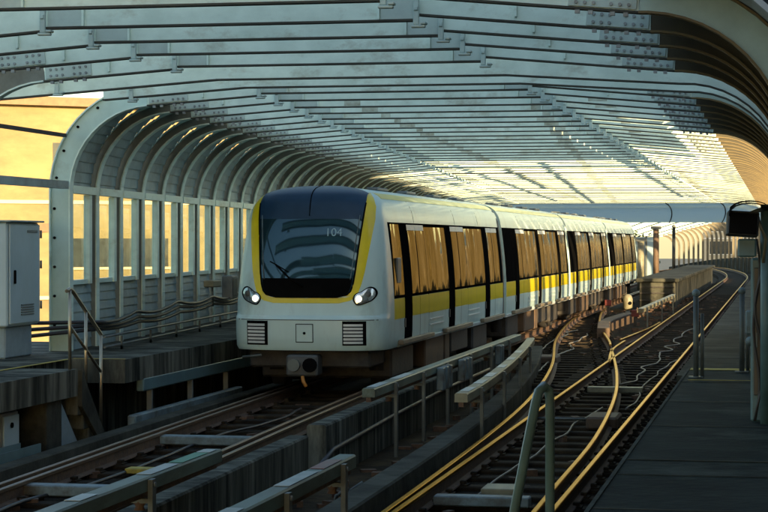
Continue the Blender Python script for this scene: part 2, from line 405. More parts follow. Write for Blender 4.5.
for yy,zt,zb in ((25.1,-.65,PLAT),(25.72,-.96,-2.1),(26.33,-1.28,-2.62)):
    m = MB(); m.tube([(-9.2,yy,zb),(-9.2,yy,zt)], .024, 8); m.build('post', M['rail_steel'], t)

# ------------------------------------------------------------------ electrical cabinet on the left platform
t = thing('electrical_cabinet', 'tall pale blue steel cabinet on a concrete plinth by the left arches', 'cabinet', (-11.4,27.8,PLAT))
m = MB(); m.cbox(-12.6,-10.93,27.15,28.2,PLAT,PLAT+.46,.02); m.build('plinth', M['plinth'], t)
m = MB(); m.cbox(-12.7,-10.86,27.05,28.3,PLAT+.465,.27,.02); m.build('housing', M['cabinet'], t)
m = MB(); m.cbox(-10.858,-10.83,27.10,28.27,PLAT+.50,.24,.01); p = m.build('door', M['cabinet'], t)
m = MB(); m.cbox(-10.828,-10.80,27.22,27.27,-.62,-.42,.01); m.build('handle', M['t_black'], p)
m = MB(); m.cbox(-10.828,-10.82,27.75,28.15,.12,.16,.003); m.build('name_plate', M['hood'], p)
for zz in (-.95,-.35,.1): m = MB(); m.cyl((-10.82,28.285,zz),(0,0,1),.018,.12,8); m.build('hinge', M['hood'], t)
for k in range(5): m = MB(); m.cbox(-10.828,-10.815,27.5,28.0,-1.08+.035*k,-1.062+.035*k,.003); m.build('vent_slot', M['hood'], p)
m = MB(); m.cbox(-12.75,-10.78,27.0,28.34,.272,.30,.01); m.build('lid', M['clad'], t)

# ------------------------------------------------------------------ rails and sleepers
def curve_path(tab, y0, y1, dz=0, st=1.2):
    n = max(2,int((y1-y0)/st)); return [(smooth_interp(tab,y0+(y1-y0)*i/n)+bend(y0+(y1-y0)*i/n), y0+(y1-y0)*i/n, RAIL+dz+drop(y0+(y1-y0)*i/n)) for i in range(n+1)]
TA = [(4,-7.1),(12,-7.4),(20,-7.77),(31,-8.14),(40,-8.25),(130,-8.25)]
TB = [(a,b+1.62) for a,b in TA]
TR1 = [(4,-3.42),(130,-3.5)]; TR2 = [(4,-2.02),(130,-2.1)]
TC1 = [(4,-3.47),(18,-3.52),(26.6,-3.66),(32,-3.88),(39.5,-4.43),(50,-5.5),(62,-6.35),(70,-6.6)]
TC2 = [(12,-2.12),(19.6,-2.20),(25,-2.26),(31.6,-2.55),(37,-2.95),(43,-3.5),(46.5,-3.85),(49,-4.08),(58,-5.1),(68,-5.95),(76,-6.4)]
def rail(tab, y0, y1, label, head='rail_top', group=None):
    t = thing('rail', label, 'rail', (smooth_interp(tab,y0), y0, RAIL-.17), group)
    p = curve_path(tab, y0, y1)
    m = MB(); m.sweep(p, [(-.028,-.035),(.028,-.035),(.028,-.006),(.021,0),(-.021,0),(-.028,-.006)]); m.build('rail_head', M[head], t)
    m = MB(); m.sweep(p, [(-.075,-.168),(.075,-.168),(.07,-.155),(.014,-.14),(.010,-.045),(.03,-.0355),(-.03,-.0355),(-.010,-.045),(-.014,-.14),(-.07,-.155)]); m.build('rail_web', M['rail_side'], t)
    return t
rail(TA, 6, 130, 'dull brown left running rail leading under the train front', 'rail_dull')
rail(TB, 6, 130, 'dull brown running rail between the train and the low parapet', 'rail_dull')
rail([(a,b+.16) for a,b in TA], 6, 130, 'thin guide rail close beside the left running rail', 'rail_dull')
rail([(a,b-.16) for a,b in TB], 6, 130, 'thin guide rail close beside the parapet side running rail', 'rail_dull')
rail(TR1, 6, 250, 'polished straight rail on the left side of the empty right track')
rail(TR2, 6, 250, 'polished straight rail nearest to the dark right platform')
rail(TC1, 14, 66, 'curved turnout rail swinging left beside the low kerb')
rail(TC2, 14, 45.6, 'curved turnout rail bulging between the two straight right rails')
rail(TC2, 47.6, 74, 'curved turnout rail beyond the crossing running towards the train')
rail([(50,-3.9),(57,-3.62),(62,-3.55)], 50, 61, 'short check rail past the turnout crossing')
rail([(40,-3.35),(45.5,-3.72),(50,-3.75)], 41, 49.5, 'short wing rail at the turnout crossing')

def tie_mesh(x0, x1, mat):
    m = MB(); m.cbox(x0,x1,-.12,.12,-.13,0,.015)
    return m
m = MB(); m.cbox(-1.25,1.25,-.12,.12,-.30,-.176,.015)
for sx in (-.7,.7):
    m.box(sx-.17,sx+.17,-.09,.09,-.1759,-.160)
    for o in (-.11,.11): m.box(sx+o-.03,sx+o+.03,-.05,.05,-.1599,-.125)
def place_ties(cx, ylist, label, group, width=1.0):
    me = None
    first = None
    for y in ylist:
        x = cx(y)+bend(y)
        if first is None:
            mm = MB(); mm.v = [(a*width,b,c) for a,b,c in m.v]; mm.f = list(m.f); mm.sm = list(m.sm)
            first = mm.build('sleeper', M['tie'], None, (0,0,0)); o = first
        else:
            o = first.copy(); COL.objects.link(o)
        o.location = (x+random.uniform(-.02,.02), y+random.uniform(-.03,.03), RAIL+drop(y)); o.rotation_euler.z = random.uniform(-.01,.01)
        tag(o, label, 'sleeper', group)
place_ties(lambda y:-2.76, [8+.78*i for i in range(118)], 'dark oily sleeper of the empty right track', 'sleepers of the right track', 1.0)
place_ties(lambda y:(smooth_interp(TA,y)+smooth_interp(TB,y))/2, [8+.85*i for i in range(32)], 'dark sleeper of the left track in front of the train', 'sleepers of the left track', .95)
place_ties(lambda y:(smooth_interp(TC1,y)+smooth_interp(TC2,y))/2-.25, [36.4+.78*i for i in range(40)], 'dark sleeper under the curving turnout rails', 'sleepers of the turnout', .85)
for k,(y,l) in enumerate(((19.4,'pale blue steel cross tie on the left track nearest the photo edge'),(24.6,'pale blue steel cross tie on the left track nearer the train'))):
    x0 = smooth_interp(TA,y); m2 = MB(); m2.cbox(x0-.05+.18,x0+1.62-.2,y-.11,y+.11,RAIL-.15,RAIL-.04,.012)
    tag(m2.build('cross_tie', M['tie_light']), l, 'cross tie', 'pale steel ties')
for k,(y,x,l) in enumerate(((17.2,-2.7,'pale steel cross tie between the near right rails'),(19.5,-2.85,'pale steel tie behind the bent hand rail loop'),(34.5,-2.75,'pale tie plate between the right rails further up'))):
    m2 = MB(); m2.cbox(x-.5,x+.45,y-.10,y+.10,RAIL-.16,RAIL-.06,.012)
    tag(m2.build('cross_tie', M['tie_light'] if k<2 else M['cream_beam']), l, 'cross tie', 'pale steel ties')
m2 = MB(); m2.cbox(-7.2,-6.9,21.4,21.62,RAIL-.16,RAIL-.1,.01); tag(m2.build('track_marker', M['yellow_line']), 'yellow marker block lying between the left rails', 'marker')
m2 = MB(); m2.cbox(-2.95,-2.6,19.9,20.35,RAIL-.17,RAIL-.04,.01); tag(m2.build('track_marker', M['cream_beam']), 'cream marker block between the near right rails', 'marker')

# point machine, rods and drain boxes of the turnout
for k,(x,y,lab) in enumerate(((-2.45,28.5,'dark point machine box between the right rails near the bulging rail'),(-4.9,43,'rusty point machine box between turnout rail and train'))):
    t = thing('point_machine', lab, 'point machine', (x,y,RAIL-.17))
    m2 = MB(); m2.cbox(x-.22,x+.22,y-.45,y+.45,RAIL-.2,RAIL-.02,.03); m2.build('housing', M['t_brown'], t)
    m2 = MB(); m2.tube([(x-.2,y+.1,RAIL-.1),(x-1.0,y+.1,RAIL-.1)], .02); m2.build('rod', M['pipe_metal'], t)

# loose ground cables
def wiggle(x0,y0,x1,y1,z,amp,n,seed):
    r = random.Random(seed); pts = []
    for i in range(n+1):
        f = i/n; pts.append((x0+(x1-x0)*f+r.uniform(-amp,amp), y0+(y1-y0)*f, z+r.uniform(0,.02)))
    out = []
    for i in range(n):
        for k in range(4):
            f = k/4; a,b = pts[i],pts[i+1]; g = f*f*(3-2*f)
            out.append((a[0]+(b[0]-a[0])*g, a[1]+(b[1]-a[1])*f, a[2]+(b[2]-a[2])*g))
    return out+[pts[-1]]
for i,(x0,y0,x1,y1,amp,lab,mt,r) in enumerate((
    (-3.05,20,-2.75,31,.07,'wavy pale cable on the ties between the near right rails','cable_grey',.014),
    (-2.7,36,-2.55,60,.16,'pale cable winding between the far right rails','cable_grey',.018),
    (-4.75,37,-5.2,56,.18,'pale cable snaking beside the turnout rail and the train','cable_grey',.018),
    (-5.6,40,-5.9,58,.2,'dark cable lying under the edge of the train','cable',.02),
    (-7.3,16,-7.2,30,.12,'dark cable lying between the left running rails','cable',.02),
    (-4.6,15,-4.9,34,.10,'dark cable in the trough between the concrete walls','cable',.022),
    (-4.35,15,-4.5,36,.06,'second dark cable in the trough beside the kerb','cable',.022),
    (-2.3,31,-2.3,44,.10,'pale cable close to the rail by the right platform','cable_grey',.014))):
    m2 = MB(); m2.tube(wiggle(x0,y0,x1,y1,RAIL-.15 if i not in (5,6) else DECK+.04,amp,int((y1-y0)/1.3),i), r, 6)
    tag(m2.build('ground_cable', M[mt]), lab, 'cable', 'cables lying on the track bed')

m2=MB(); GB=RAIL-.225
def strip_between(fa,fb,y0,y1,n=40):
    rows=[[(fa(y)+(fb(y)-fa(y))*j/4,y,GB+drop(y)) for j in range(5)] for y in [y0+(y1-y0)*i/n for i in range(n+1)]]
    lo=[[(x,y,DECK+drop(y)+.01) for x,y,z in (r[0],r[-1])] for r in rows]
    m2.grid(rows,False); m2.grid([[r[0] for r in rows],[r[0] for r in lo]],False); m2.grid([[r[-1] for r in rows],[r[-1] for r in lo]],False); m2.add([rows[0][0],rows[0][-1],lo[0][1],lo[0][0]],[(0,1,2,3)])
strip_between(lambda y:-3.74+bend(y) if y<24 else max(-6.8,smooth_interp(TC1,y)-.22)+bend(y) if y<75 else -4.1+bend(y), lambda y:-1.5+bend(y), 6, 240, 120)
strip_between(lambda y:smooth_interp(TA,y)-.25, lambda y:smooth_interp(TB,y)+.22, 6, 33)
tag(m2.build('ballast_bed', M['ballast']), kind='structure')
m2=MB(); rr=random.Random(3)
for k in range(900):
    y=rr.uniform(10,95)**1.0; x=rr.choice((rr.uniform(-4.2,-1.5),rr.uniform(-8.0,-6.2),rr.uniform(-6,-3.6) if y>46 else rr.uniform(-5.3,-4.1)))
    if x<-6.3 and y>32: continue
    z=DECK if rr.random()<.5 else RAIL-.17; w_=rr.uniform(.03,.12); l_=rr.uniform(.04,.22); a=rr.uniform(0,3)
    z=GB if not(-5.5<x<-4.0 and y<46) else DECK; w_*=.6; l_*=.6; m2.box(x-w_,x+w_,y-l_,y+l_,z-.01,z+rr.uniform(.02,.09),a)
tag(m2.build('track_debris', M['rail_side']), 'dark clutter of stones and scrap between the rails', 'debris', None, 'stuff')
# ------------------------------------------------------------------ low walls between the tracks
def wall_path(name, tab, y0, y1, w, z0, z1, mat, label, cap=None):
    t = thing(name, label, 'low wall', (smooth_interp(tab,y0),y0,z0))
    n = max(2,int((y1-y0)/1.0)); p = [(smooth_interp(tab,y0+(y1-y0)*i/n), y0+(y1-y0)*i/n, 0) for i in range(n+1)]
    m = MB(); m.sweep(p, [(-w/2,z0),(w/2,z0),(w/2,z1-.02),(w/2-.02,z1),(-w/2+.02,z1),(-w/2,z1-.02)]); m.build('wall_body', mat, t)
    return t
W1 = [(4,-5.05),(14,-5.3),(23,-5.52),(33,-5.62),(90,-5.62)]
wall_path('parapet_wall', W1, 9, 22.7, .24, DECK-.1, -2.27, M['concrete_streak'], 'streaked low concrete wall beside the left track, nearer segment')
wall_path('parapet_wall', W1, 23.7, 40, .24, DECK-.1, -2.24, M['concrete_streak'], 'streaked low concrete wall beside the left track, segment running beneath the train side')
W2 = [(a,b-.42) for a,b in TC1]
wall_path('kerb_wall', W2, 9, 46, .30, DECK-.1, -2.42, M['concrete'], 'low brown concrete kerb following the curved turnout rail')
WL = [(4,-8.15),(12,-8.4),(20,-8.62),(31,-8.85),(90,-8.9)]
wall_path('kerb_wall', WL, 9, 90, .22, DECK-.1, -2.56, M['concrete'], 'stained concrete kerb along the left side of the left track')
t = thing('conduit', 'thin grey conduit clipped along the inner wall of the trough', 'pipe', (-5.3,23.8,-2.6))
m = MB(); m.tube([(-5.36,22.9,-2.72),(-5.37,23.9,-2.56),(-5.42,28,-2.5),(-5.46,33,-2.46),(-5.46,38,-2.46)], .03); m.build('pipe', M['cable'], t)
for k in range(4):
    t = thing('cable_clamp', 'bent steel cable clamp standing in the trough between the walls', 'clamp', (-4.35,20.2+k*.55,DECK), 'cable clamps in the trough')
    x, y = -4.45+.05*k, 20.4+k*.5
    m = MB(); m.tube([(x-.16,y,DECK),(x-.10,y,DECK+.26),(x+.02,y+.06,DECK+.34)], .022, 6); m.tube([(x+.08,y,DECK),(x+.13,y,DECK+.24),(x+.24,y+.06,DECK+.34)], .022, 6)
    m.build('arm', M['pipe_metal'], t)
    m = MB(); m.box(x-.2,x+.2,y-.05,y+.05,DECK,DECK+.03); m.build('base_plate', M['pipe_metal'], t)
    if k==3: pass

# ------------------------------------------------------------------ guard beams (power rail covers) on posts
def guard_beam(tab, y0, y1, z, mat, label, posts, marks=(), w=.165, h=.115, boxes=()):
    t = thing('guard_beam', label, 'guard beam', (smooth_interp(tab,y0), y0, DECK), 'guard beams on short posts')
    n = max(2,int((y1-y0)/.8)); P = lambda y: (smooth_interp(tab,y), y, z)
    m = MB(); m.sweep([P(y0+(y1-y0)*i/n) for i in range(n+1)], [(-w/2,-h),(w/2,-h),(w/2,-.015),(w/2-.015,0),(-w/2+.015,0),(-w/2,-.015)]); m.build('beam', M[mat], t)
    m = MB(); m.sweep([P(y0+(y1-y0)*i/n) for i in range(n+1)], [(-w/2+.05,-h-.06),(w/2-.05,-h-.06),(w/2-.05,-h-.003),(-w/2+.05,-h-.003)]); m.build('contact_rail', M['rail_side'], t)
    for y in posts:
        x = smooth_interp(tab,y); m = MB(); m.box(x+w/2+.003,x+w/2+.043,y-.05,y+.05,DECK,z-.02); m.box(x-.12,x+w/2+.002,y-.04,y+.04,z-h-.1,z-h-.063); pp=m.build('post', M['pipe_metal'], t)
        m=MB(); m.tube([(x,y,z-h-.16),(x,y,z-h-.13),(x,y,z-h-.11),(x,y,z-h-.062)],[.05,.035,.05,.03],8); m.build('insulator', M['rail_side'], pp)
        m=MB(); m.cyl((x+w/2+.05,y,z-.06),(1,0,0),.02,.016,6); m.build('bolt', M['bolt'], pp)
    for (ya,yb,mm) in marks:
        m = MB(); k = 4; m.sweep([(smooth_interp(tab,ya+(yb-ya)*i/k),ya+(yb-ya)*i/k,z+.004) for i in range(k+1)], [(-w/2+.02,0),(w/2-.02,0),(w/2-.02,.003),(-w/2+.02,.003)]); m.build('paint_band', M[mm], t)
    for y in boxes:
        x = smooth_interp(tab,y)+w/2+.06; m = MB(); m.cbox(x-.05,x+.06,y-.09,y+.09,z-.38,z-.03,.015); m.build('terminal_box', M['tie_light'], t)
    return t
G1 = [(4,-5.1),(18,-5.13),(26,-5.2),(40,-5.25)]
guard_beam(G1, 10.5, 17.8, -1.92, 'green_beam', 'pale green guard beam at lower left with a dark green end', (11.8,15.6), ((16.6,17.4,'green_mark'),(17.45,17.7,'white_mark'),(15.7,16.5,'white_mark'),(14.0,14.4,'white_mark')))
G2 = [(4,-3.85),(17,-3.78),(30,-3.9)]
guard_beam(G2, 10.5, 17.4, -1.9, 'green_beam', 'pale green guard beam at lower centre with a faded red band', (11.6,14.8,16.8), ((16.2,16.9,'red_mark'),(15.0,16.0,'white_mark'),(13.2,13.7,'white_mark')))
guard_beam(G1, 25.2, 40.5, -1.9, 'green_beam', 'long pale green guard beam running close along the train side', (26.6,28.8,31,33.5,36,38.5), ((25.4,26.3,'white_mark'),(27.0,28.2,'white_mark')), boxes=(30.1,30.45,30.8,32.2,32.55,32.9,36.6,36.9))
G3 = [(24,-3.92),(27,-4.0),(32,-4.27),(38,-4.72),(42,-5.1)]
guard_beam(G3, 24.9, 39.5, -1.92, 'cream_beam', 'cream guard beam curving left along the kerb, beside the train', (26.2,29.5,33,36.5), ((25.2,25.9,'white_mark'),(26.6,27.3,'white_mark'),(28,28.8,'white_mark'),(30,30.7,'white_mark'),(32,32.7,'white_mark'),(34,34.7,'white_mark')))
guard_beam([(50,-3.95),(80,-3.72)], 57, 73, -1.92, 'cream_beam', 'short cream guard beam in the sun before the concrete island', (58.5,65,71))

# ------------------------------------------------------------------ canopy frames
def arc(cx,cz,r,a0,a1,n): return [(cx+r*math.cos(math.radians(a0+(a1-a0)*i/n)), cz+r*math.sin(math.radians(a0+(a1-a0)*i/n))) for i in range(n+1)]
def offset(path, d):
    out = []
    for i,p in enumerate(path):
        a = path[max(0,i-1)]; b = path[min(len(path)-1,i+1)]
        dx,dz = b[0]-a[0], b[1]-a[1]; L = math.hypot(dx,dz) or 1
        out.append((p[0]-dz/L*d, p[1]+dx/L*d))
    return out
HB = 2.06     # bottom of the beams at the haunches
CEN = 2.22
DEP = .30
DEEP=.45
def i_section(mw, mf, bottom, depth, Y, fw=.16, tw=.02, ft=.022):
    # bottom: XZ polyline of the under/inner side, body lies on its left-hand side (offset +)
    top = offset(bottom, depth)
    mw.strip(offset(bottom, ft), offset(bottom, depth-ft), Y-tw/2, Y+tw/2)
    mf.strip(bottom, offset(bottom, ft-.001), Y-fw/2, Y+fw/2)
    mf.strip(offset(bottom, depth-ft+.001), top, Y-fw/2, Y+fw/2)
def splice(mp, mb, xs, zs, sl, Y, bolts=True):
    DEP=.255
    # bolted plates on the face of a beam; xs = centre, zs = bottom z, sl = slope
    L = .62; h = DEP-.075; c = math.cos(sl); s_ = math.sin(sl)
    def pt(a,b): return (xs+a*c-b*s_, zs+.037+a*s_+b*c)
    for side in (-1,1):
        y0 = Y+side*.012; y1 = Y+side*.028
        mp.strip([pt(-L/2,0),pt(L/2,0)],[pt(-L/2,h),pt(L/2,h)], min(y0,y1), max(y0,y1))
    if bolts:
        for ix in (-.24,-.16,-.08,.08,.16,.24):
            for iz in (.035,.115):
                q = pt(ix,iz); mb.cyl((q[0],Y-.036,q[1]),(0,1,0),.017,.018,8)
        for ix in (-.22,-.1,.1,.22):
            q = pt(ix,-.037); mb.box(q[0]-.022,q[0]+.022,Y-.06,Y-.02,q[1]-.034,q[1]-.0005)
def join_bolts(p, mb):
    me=p.data; me.materials.append(M['bolt']); o=ORIG[p.name]
    import bmesh
    bm=bmesh.new(); bm.from_mesh(me); off=[bm.verts.new((x-o[0],y-o[1],z-o[2])) for x,y,z in mb.v]
    for f in mb.f:
        q=bm.faces.new([off[i] for i in f]); q.material_index=1
    bm.to_mesh(me); bm.free()
def bracket_mesh(x, z, Y):
    m = MB(); y = Y-.09
    m.cbox(x-.03,x+.03,y-.03,y+.01,z-.045,z+.24,.008)
    m.cbox(x-.045,x+.10,y-.06,y-.005,z-.078,z-.048,.008)
    m.cbox(x+.05,x+.11,y-.07,y+.03,z-.046,z-.02,.006)
    m.cbox(x-.02,x+.02,y-.05,y-.031,z+.1,z+.14,.004)
    return m
def frame(Y, XL, label, group, near=True, detail=2, foot_l=PLAT, zoff=0., xoff=0., pale=False):
    DEP = DEEP if Y < 46 else max(.22,(.45-(Y-46)*.0125 if Y<60 else .25)+random.uniform(-.03,.03))
    xl = XL+xoff; xr = XR+xoff
    t = thing('canopy_frame', label, 'canopy frame', (xl, Y, foot_l), group)
    R = 1.30
    # left: inner side polyline, foot -> up -> over, body lies to the LEFT of travel = outside
    xin = xl+.34
    cz = HB-R
    left = [(xin,foot_l),(xin,-.8),(xin,cz)] + arc(xin+R, cz, R, 180, 93, 12 if detail else 7)[1:]
    lx, lz = left[-1]
    mw, mf = MB(), MB(); i_section(mw, mf, left, .34 if pale or Y<26 else .17, Y, .15)
    mf.f and None
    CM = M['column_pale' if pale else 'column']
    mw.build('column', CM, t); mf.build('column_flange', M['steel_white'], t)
    xrin = xr
    right = [(xrin-R-.02,HB)] + arc(xrin-R, cz, R, 87, 0, 12 if detail else 7) + [(xrin,-.8),(xrin,PLAT-.1)]
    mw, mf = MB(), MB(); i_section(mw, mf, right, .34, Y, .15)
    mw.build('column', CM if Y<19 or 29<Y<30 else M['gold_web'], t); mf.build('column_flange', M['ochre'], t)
    # roof beams
    xb1 = xl+3.35; xb2 = -3.6+xoff; rx, rz = right[0]
    z1 = CEN + (random.uniform(-.016,.016) if Y>54 else random.uniform(-.004,.004))
    segs = [([(lx+.002,lz),(xb1,z1-.03)]), ([(xb1+.002,z1),(xb2,z1)]), ([(xb2+.002,z1+.055),(rx-.002,rz)])]
    mw, mf = MB(), MB()
    for sgm in segs: i_section(mw, mf, sgm, DEP, Y, .12)
    # stiffeners and lap joints
    for xx,zz in ((xb1+.42,z1),(xb2-.40,z1)) if Y>31 else ((xb1+.42,z1),(xb2-.40,z1),(xb2+1.0,z1+.0),(xb1-.9,z1-.06)):
        mw.box(xx-.012,xx+.012,Y-.055,Y-.0105,zz+.024,zz+DEP-.024)
    if detail:
        ml = MB(); ml.box(xb2-.38,xb2-.03,Y-.03,Y-.0105,z1+.026,z1+.25); ml.build('lap_plate', M['lap'], t); ml = MB(); ml.box(xb1+.03,xb1+.40,Y-.03,Y-.0105,z1+.026,z1+.25); ml.build('lap_plate', M['lap'], t)
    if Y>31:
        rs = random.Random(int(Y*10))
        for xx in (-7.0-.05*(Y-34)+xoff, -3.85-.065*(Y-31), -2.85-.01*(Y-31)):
            wd = rs.uniform(.06,.2); sft = rs.uniform(-.06,.06); ms = MB(); ms.box(xx-wd+sft,xx+wd+sft,Y-.0135,Y-.0102,z1+(.0 if xx<-3.6 else .02)+.03,z1+.20); ms.build('shadow_smudge', M['smudge'], t)
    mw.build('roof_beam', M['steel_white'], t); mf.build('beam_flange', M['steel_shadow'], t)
    if detail:
        sl = math.atan2(z1-.03-lz, xb1-lx)
        mp, mb = MB(), MB(); splice(mp, mb, lx+.33, lz+math.tan(sl)*.33, sl, Y, detail>1)
        p = mp.build('splice_plate', M['lap'], t)
        if detail>1: join_bolts(p, mb)
        sr = math.atan2(rz-z1-.035, rx-xb2)
        mp, mb = MB(), MB(); splice(mp, mb, rx-.33, rz-math.tan(sr)*.33, sr, Y, detail>1)
        p = mp.build('splice_plate', M['lap'], t)
        if detail>1: join_bolts(p, mb)
        bracket_mesh(xb1, z1, Y).build('bracket', M['lap'], t)
        bracket_mesh(xb2, z1, Y).build('bracket', M['lap'], t)
    return t
GRP = 'steel frames of the canopy'
near_labels = ['first wide pale steel frame at the top edge over the camera','second bolted steel frame below the top edge of the near canopy','third bolted steel frame of the near canopy','fourth bolted steel frame of the near canopy','last bolted steel frame of the near canopy before the gap']
for k,yy in enumerate((18.25,19.95,21.45,22.95,24.6)):
    frame(yy, XLw(yy)-.2, near_labels[k], GRP, pale=k<4)
# two beams bridging the gap (no columns)
for k,yy in enumerate((26.6,28.05)):
    t = thing('gap_beam', ('straight pale beam spanning the gap between the two canopies, nearer one','straight pale beam spanning the gap just ahead of the first arch')[k], 'beam', (-9.6,yy,2.1), 'beams across the canopy gap')
    gp = ([(-10.95,1.97)] if k==0 else [(-9.75,2.06)])+[(-7.6,2.21),(-3.6,2.21),(-1.3,HB)]+arc(XR-1.3,HB-1.3,1.3,84,0,10)+[(XR,-.8),(XR,PLAT-.1)]
    mw, mf = MB(), MB(); i_section(mw, mf, gp, DEEP if False else .34, yy, .13)
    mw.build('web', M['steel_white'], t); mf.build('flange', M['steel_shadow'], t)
    bracket_mesh(-9.3 if k else -9.9, 2.1, yy).build('bracket', M['lap'], t)
FY = [29.3+1.6*i for i in range(58)]
ords = ['first','second','third','fourth','fifth','sixth','seventh','eighth','ninth','tenth']
for k,yy in enumerate(FY):
    if k==0: lab = 'first arched frame beside the open gap, with a broad bolted web'
    elif k<10: lab = f'{ords[k]} arched frame counted from the open gap beside the cabinet'
    elif yy<56: lab = 'shaded arched steel frame over the front of the train'
    else: lab = 'sunlit arched steel frame over the rear of the train'
    frame(yy, XLw(yy)-.2, lab, GRP, pale=(k==0), detail=2 if yy<48 else (1 if yy<75 else 0))

_f = bpy.data.objects['canopy_frame.005']; _x0 = XLw(FY[0])-.2+.34
for _a,_b in [(_x0-.27,z) for z in (-1.3,-.85,-.4,.05,.5)]+[(_x0+1.3-1.55*math.cos(math.radians(q)), HB-1.3+1.55*math.sin(math.radians(q))) for q in (8,24,40,56,72)]:
    _m=MB(); _m.cyl((_a,FY[0]-.02,_b),(0,1,0),.022,.03,8); _m.build('bolt', M['t_black'], _f)
# far canopy on the curve, beyond the soffit
for i in range(35):
    yy = 127+3.5*i; xo = bend(yy); zo = drop(yy)
    t = MB(); xin = -11.6+xo; R=1.3; cz=HB-R+zo; xr=XR+.1+xo
    lf = [(xin,DECK+zo),(xin,cz)]+arc(xin+R,cz,R,180,92,6)[1:]; rt = arc(xr-R,cz,R,88,0,7)+[(xr,DECK+zo)]
    lab = 'small pale arched frame of the canopy on the far bend'
    t = thing('canopy_frame', lab, 'canopy frame', (xr,yy,DECK+zo), 'frames of the canopy on the far bend')
    for nm,pr,mt in (('column',lf,'far_frame'),('roof_beam',[lf[-1],(-5.5+xo,CEN+.05+zo),rt[0]],'steel_white'),('column',rt,'far_frame')):
        mw = MB(); i_section(mw, mw, pr, .34 if nm=='roof_beam' else .24, yy, .14); mw.build(nm, M[mt], t)
# roof of the far canopy: sparse slats lit by the sun
t = thing('purlin_set', 'thin lengthwise purlins under the canopy on the far bend', 'purlins', (-5,127,CEN+.4))
for k,x0 in enumerate((-10.0,-8.2,-6.4,-4.6,-2.8,-1.6)):
    m = MB(); m.sweep([(x0+bend(y),y,drop(y)) for y in range(127,250,4)], [(-.07,CEN-.10),(.07,CEN-.10),(.07,CEN-.04),(-.07,CEN-.04)]); m.build('purlin', M['steel_shadow'], t)
# low parapet + rail on the right of the bend
m = MB(); m.sweep([(bend(y),y,drop(y)) for y in range(121,252,3)], [(.35,DECK),(.55,DECK),(.55,-1.5),(.35,-1.5)])
tag(m.build('bend_parapet', M['concrete']), 'low concrete parapet below the far curved arches', 'parapet')

# roofs over the near part
def roof_sheet(y0, y1, xlf, mat, name, label, xr0=-1.25, hz=.012):
    t = thing(name, label, 'roof', (-5,y0,CEN+.3))
    n = max(2,int((y1-y0)/2)); rows=[]; rows2=[]
    for i in range(n+1):
        y = y0+(y1-y0)*i/n; xl = xlf(y)
        pr = [(xl+1.35,HB+DEP+.03),(xl+3.35,CEN+DEP+.02),(-3.6,CEN+DEP+.045),(xr0,HB+DEP+.03)]
        rows.append([(x,y,z+hz) for x,z in pr]); rows2.append([(x,y,z+hz+.05) for x,z in pr])
    m = MB(); m.grid(rows2, False); m.grid(rows, False, True)
    a,b = rows,rows2
    m.grid([a[0],b[0]], False); m.grid([a[-1],b[-1]], False, True); m.grid([[r[0] for r in a],[r[0] for r in b]], False); m.grid([[r[-1] for r in a],[r[-1] for r in b]], False)
    m.build('roof_sheet', mat, t)
    return t
for k,(xf,y0,y1,w_) in enumerate(((lambda y:-7.2-.05*(y-34),56,110,.16),(lambda y:-3.95-.065*(y-31),55,116,.18),(lambda y:-2.85-.01*(y-31),55,100,.14),(lambda y:-9.2-.075*(y-34),58,104,.2),(lambda y:-5.6-.06*(y-34),60,84,.2))):  # added strips that cast lengthwise shadow rows on the beams below
    m=MB(); n_=12; m.sweep([(xf(y0+(y1-y0)*i/n_),y0+(y1-y0)*i/n_,CEN+.45) for i in range(n_+1)],[(-w_/2,0),(w_/2,0),(w_/2,.03),(-w_/2,.03)])
    tag(m.build('roof_strip', M['roof_dark']), 'narrow grey strip added lengthwise above the frames to shade them', 'shadow strip', 'shadow strips added above the frames')  # roof_strip: added to cast shade, not part of the roof
#roof_sheet(-8, 25.2, lambda y:-10.72, M['roof'], 'canopy_roof', 'translucent sheet roof above the near canopy frames')
#roof_sheet(28.9, 52.5, XLw, M['roof'], 'canopy_roof', 'translucent sheet roof above the frames over the train')
#roof_sheet(112, 122.5, XLw, M['roof_dark'], 'canopy_roof', 'opaque sheet roof at the far end of the train canopy')
# right hand haunch cladding (opaque, to Y=24)
def haunch_shell(y0,y1,name,label,low=True,mat='roof_dark'):
    R=1.68; cz=HB-1.3; pr = [(XR-1.3-.02,HB+.345)]+arc(XR-1.3,cz,1.65,88,0,10)
    if low: pr.append((XR+.355,DECK))
    t = thing(name, label, 'wall', (XR+.36,y0,DECK))
    out = offset(pr,.05)
    m = MB(); m.strip(pr,out,y0,y1); m.build('wall_panel', M[mat], t)
    return t
haunch_shell(17.4,25.2,'side_wall','curved side wall of the near canopy above the right platform')
haunch_shell(28.9,38.5,'side_wall','curved side wall at the start of the long canopy on the right')
m = MB(); m.box(XR+.36,XR+.46,27,40,DECK,.35); tag(m.build('side_parapet', M['roof_dark']), 'grey side wall panel behind the right walkway, taller part', 'parapet')
m = MB(); m.box(XR+.36,XR+.46,40.05,120,DECK,-.95); tag(m.build('side_parapet', M['roof_dark']), 'grey side wall panel along the far right walkway, lower part', 'parapet')
# unseen wall and roof added behind / beside the camera to block light
t = thing('sun_blocker', 'unseen grey wall added right of the platform to block the sun', 'building', (5,0,DECK))
m = MB(); m.box(3.25,3.6,-9,26,DECK,9); m.build('wall', M['concrete'], t)
m = MB(); m.box(-15,3.2,-9.3,12.5,3.2,3.4); m.build('roof', M['roof_dark'], t)

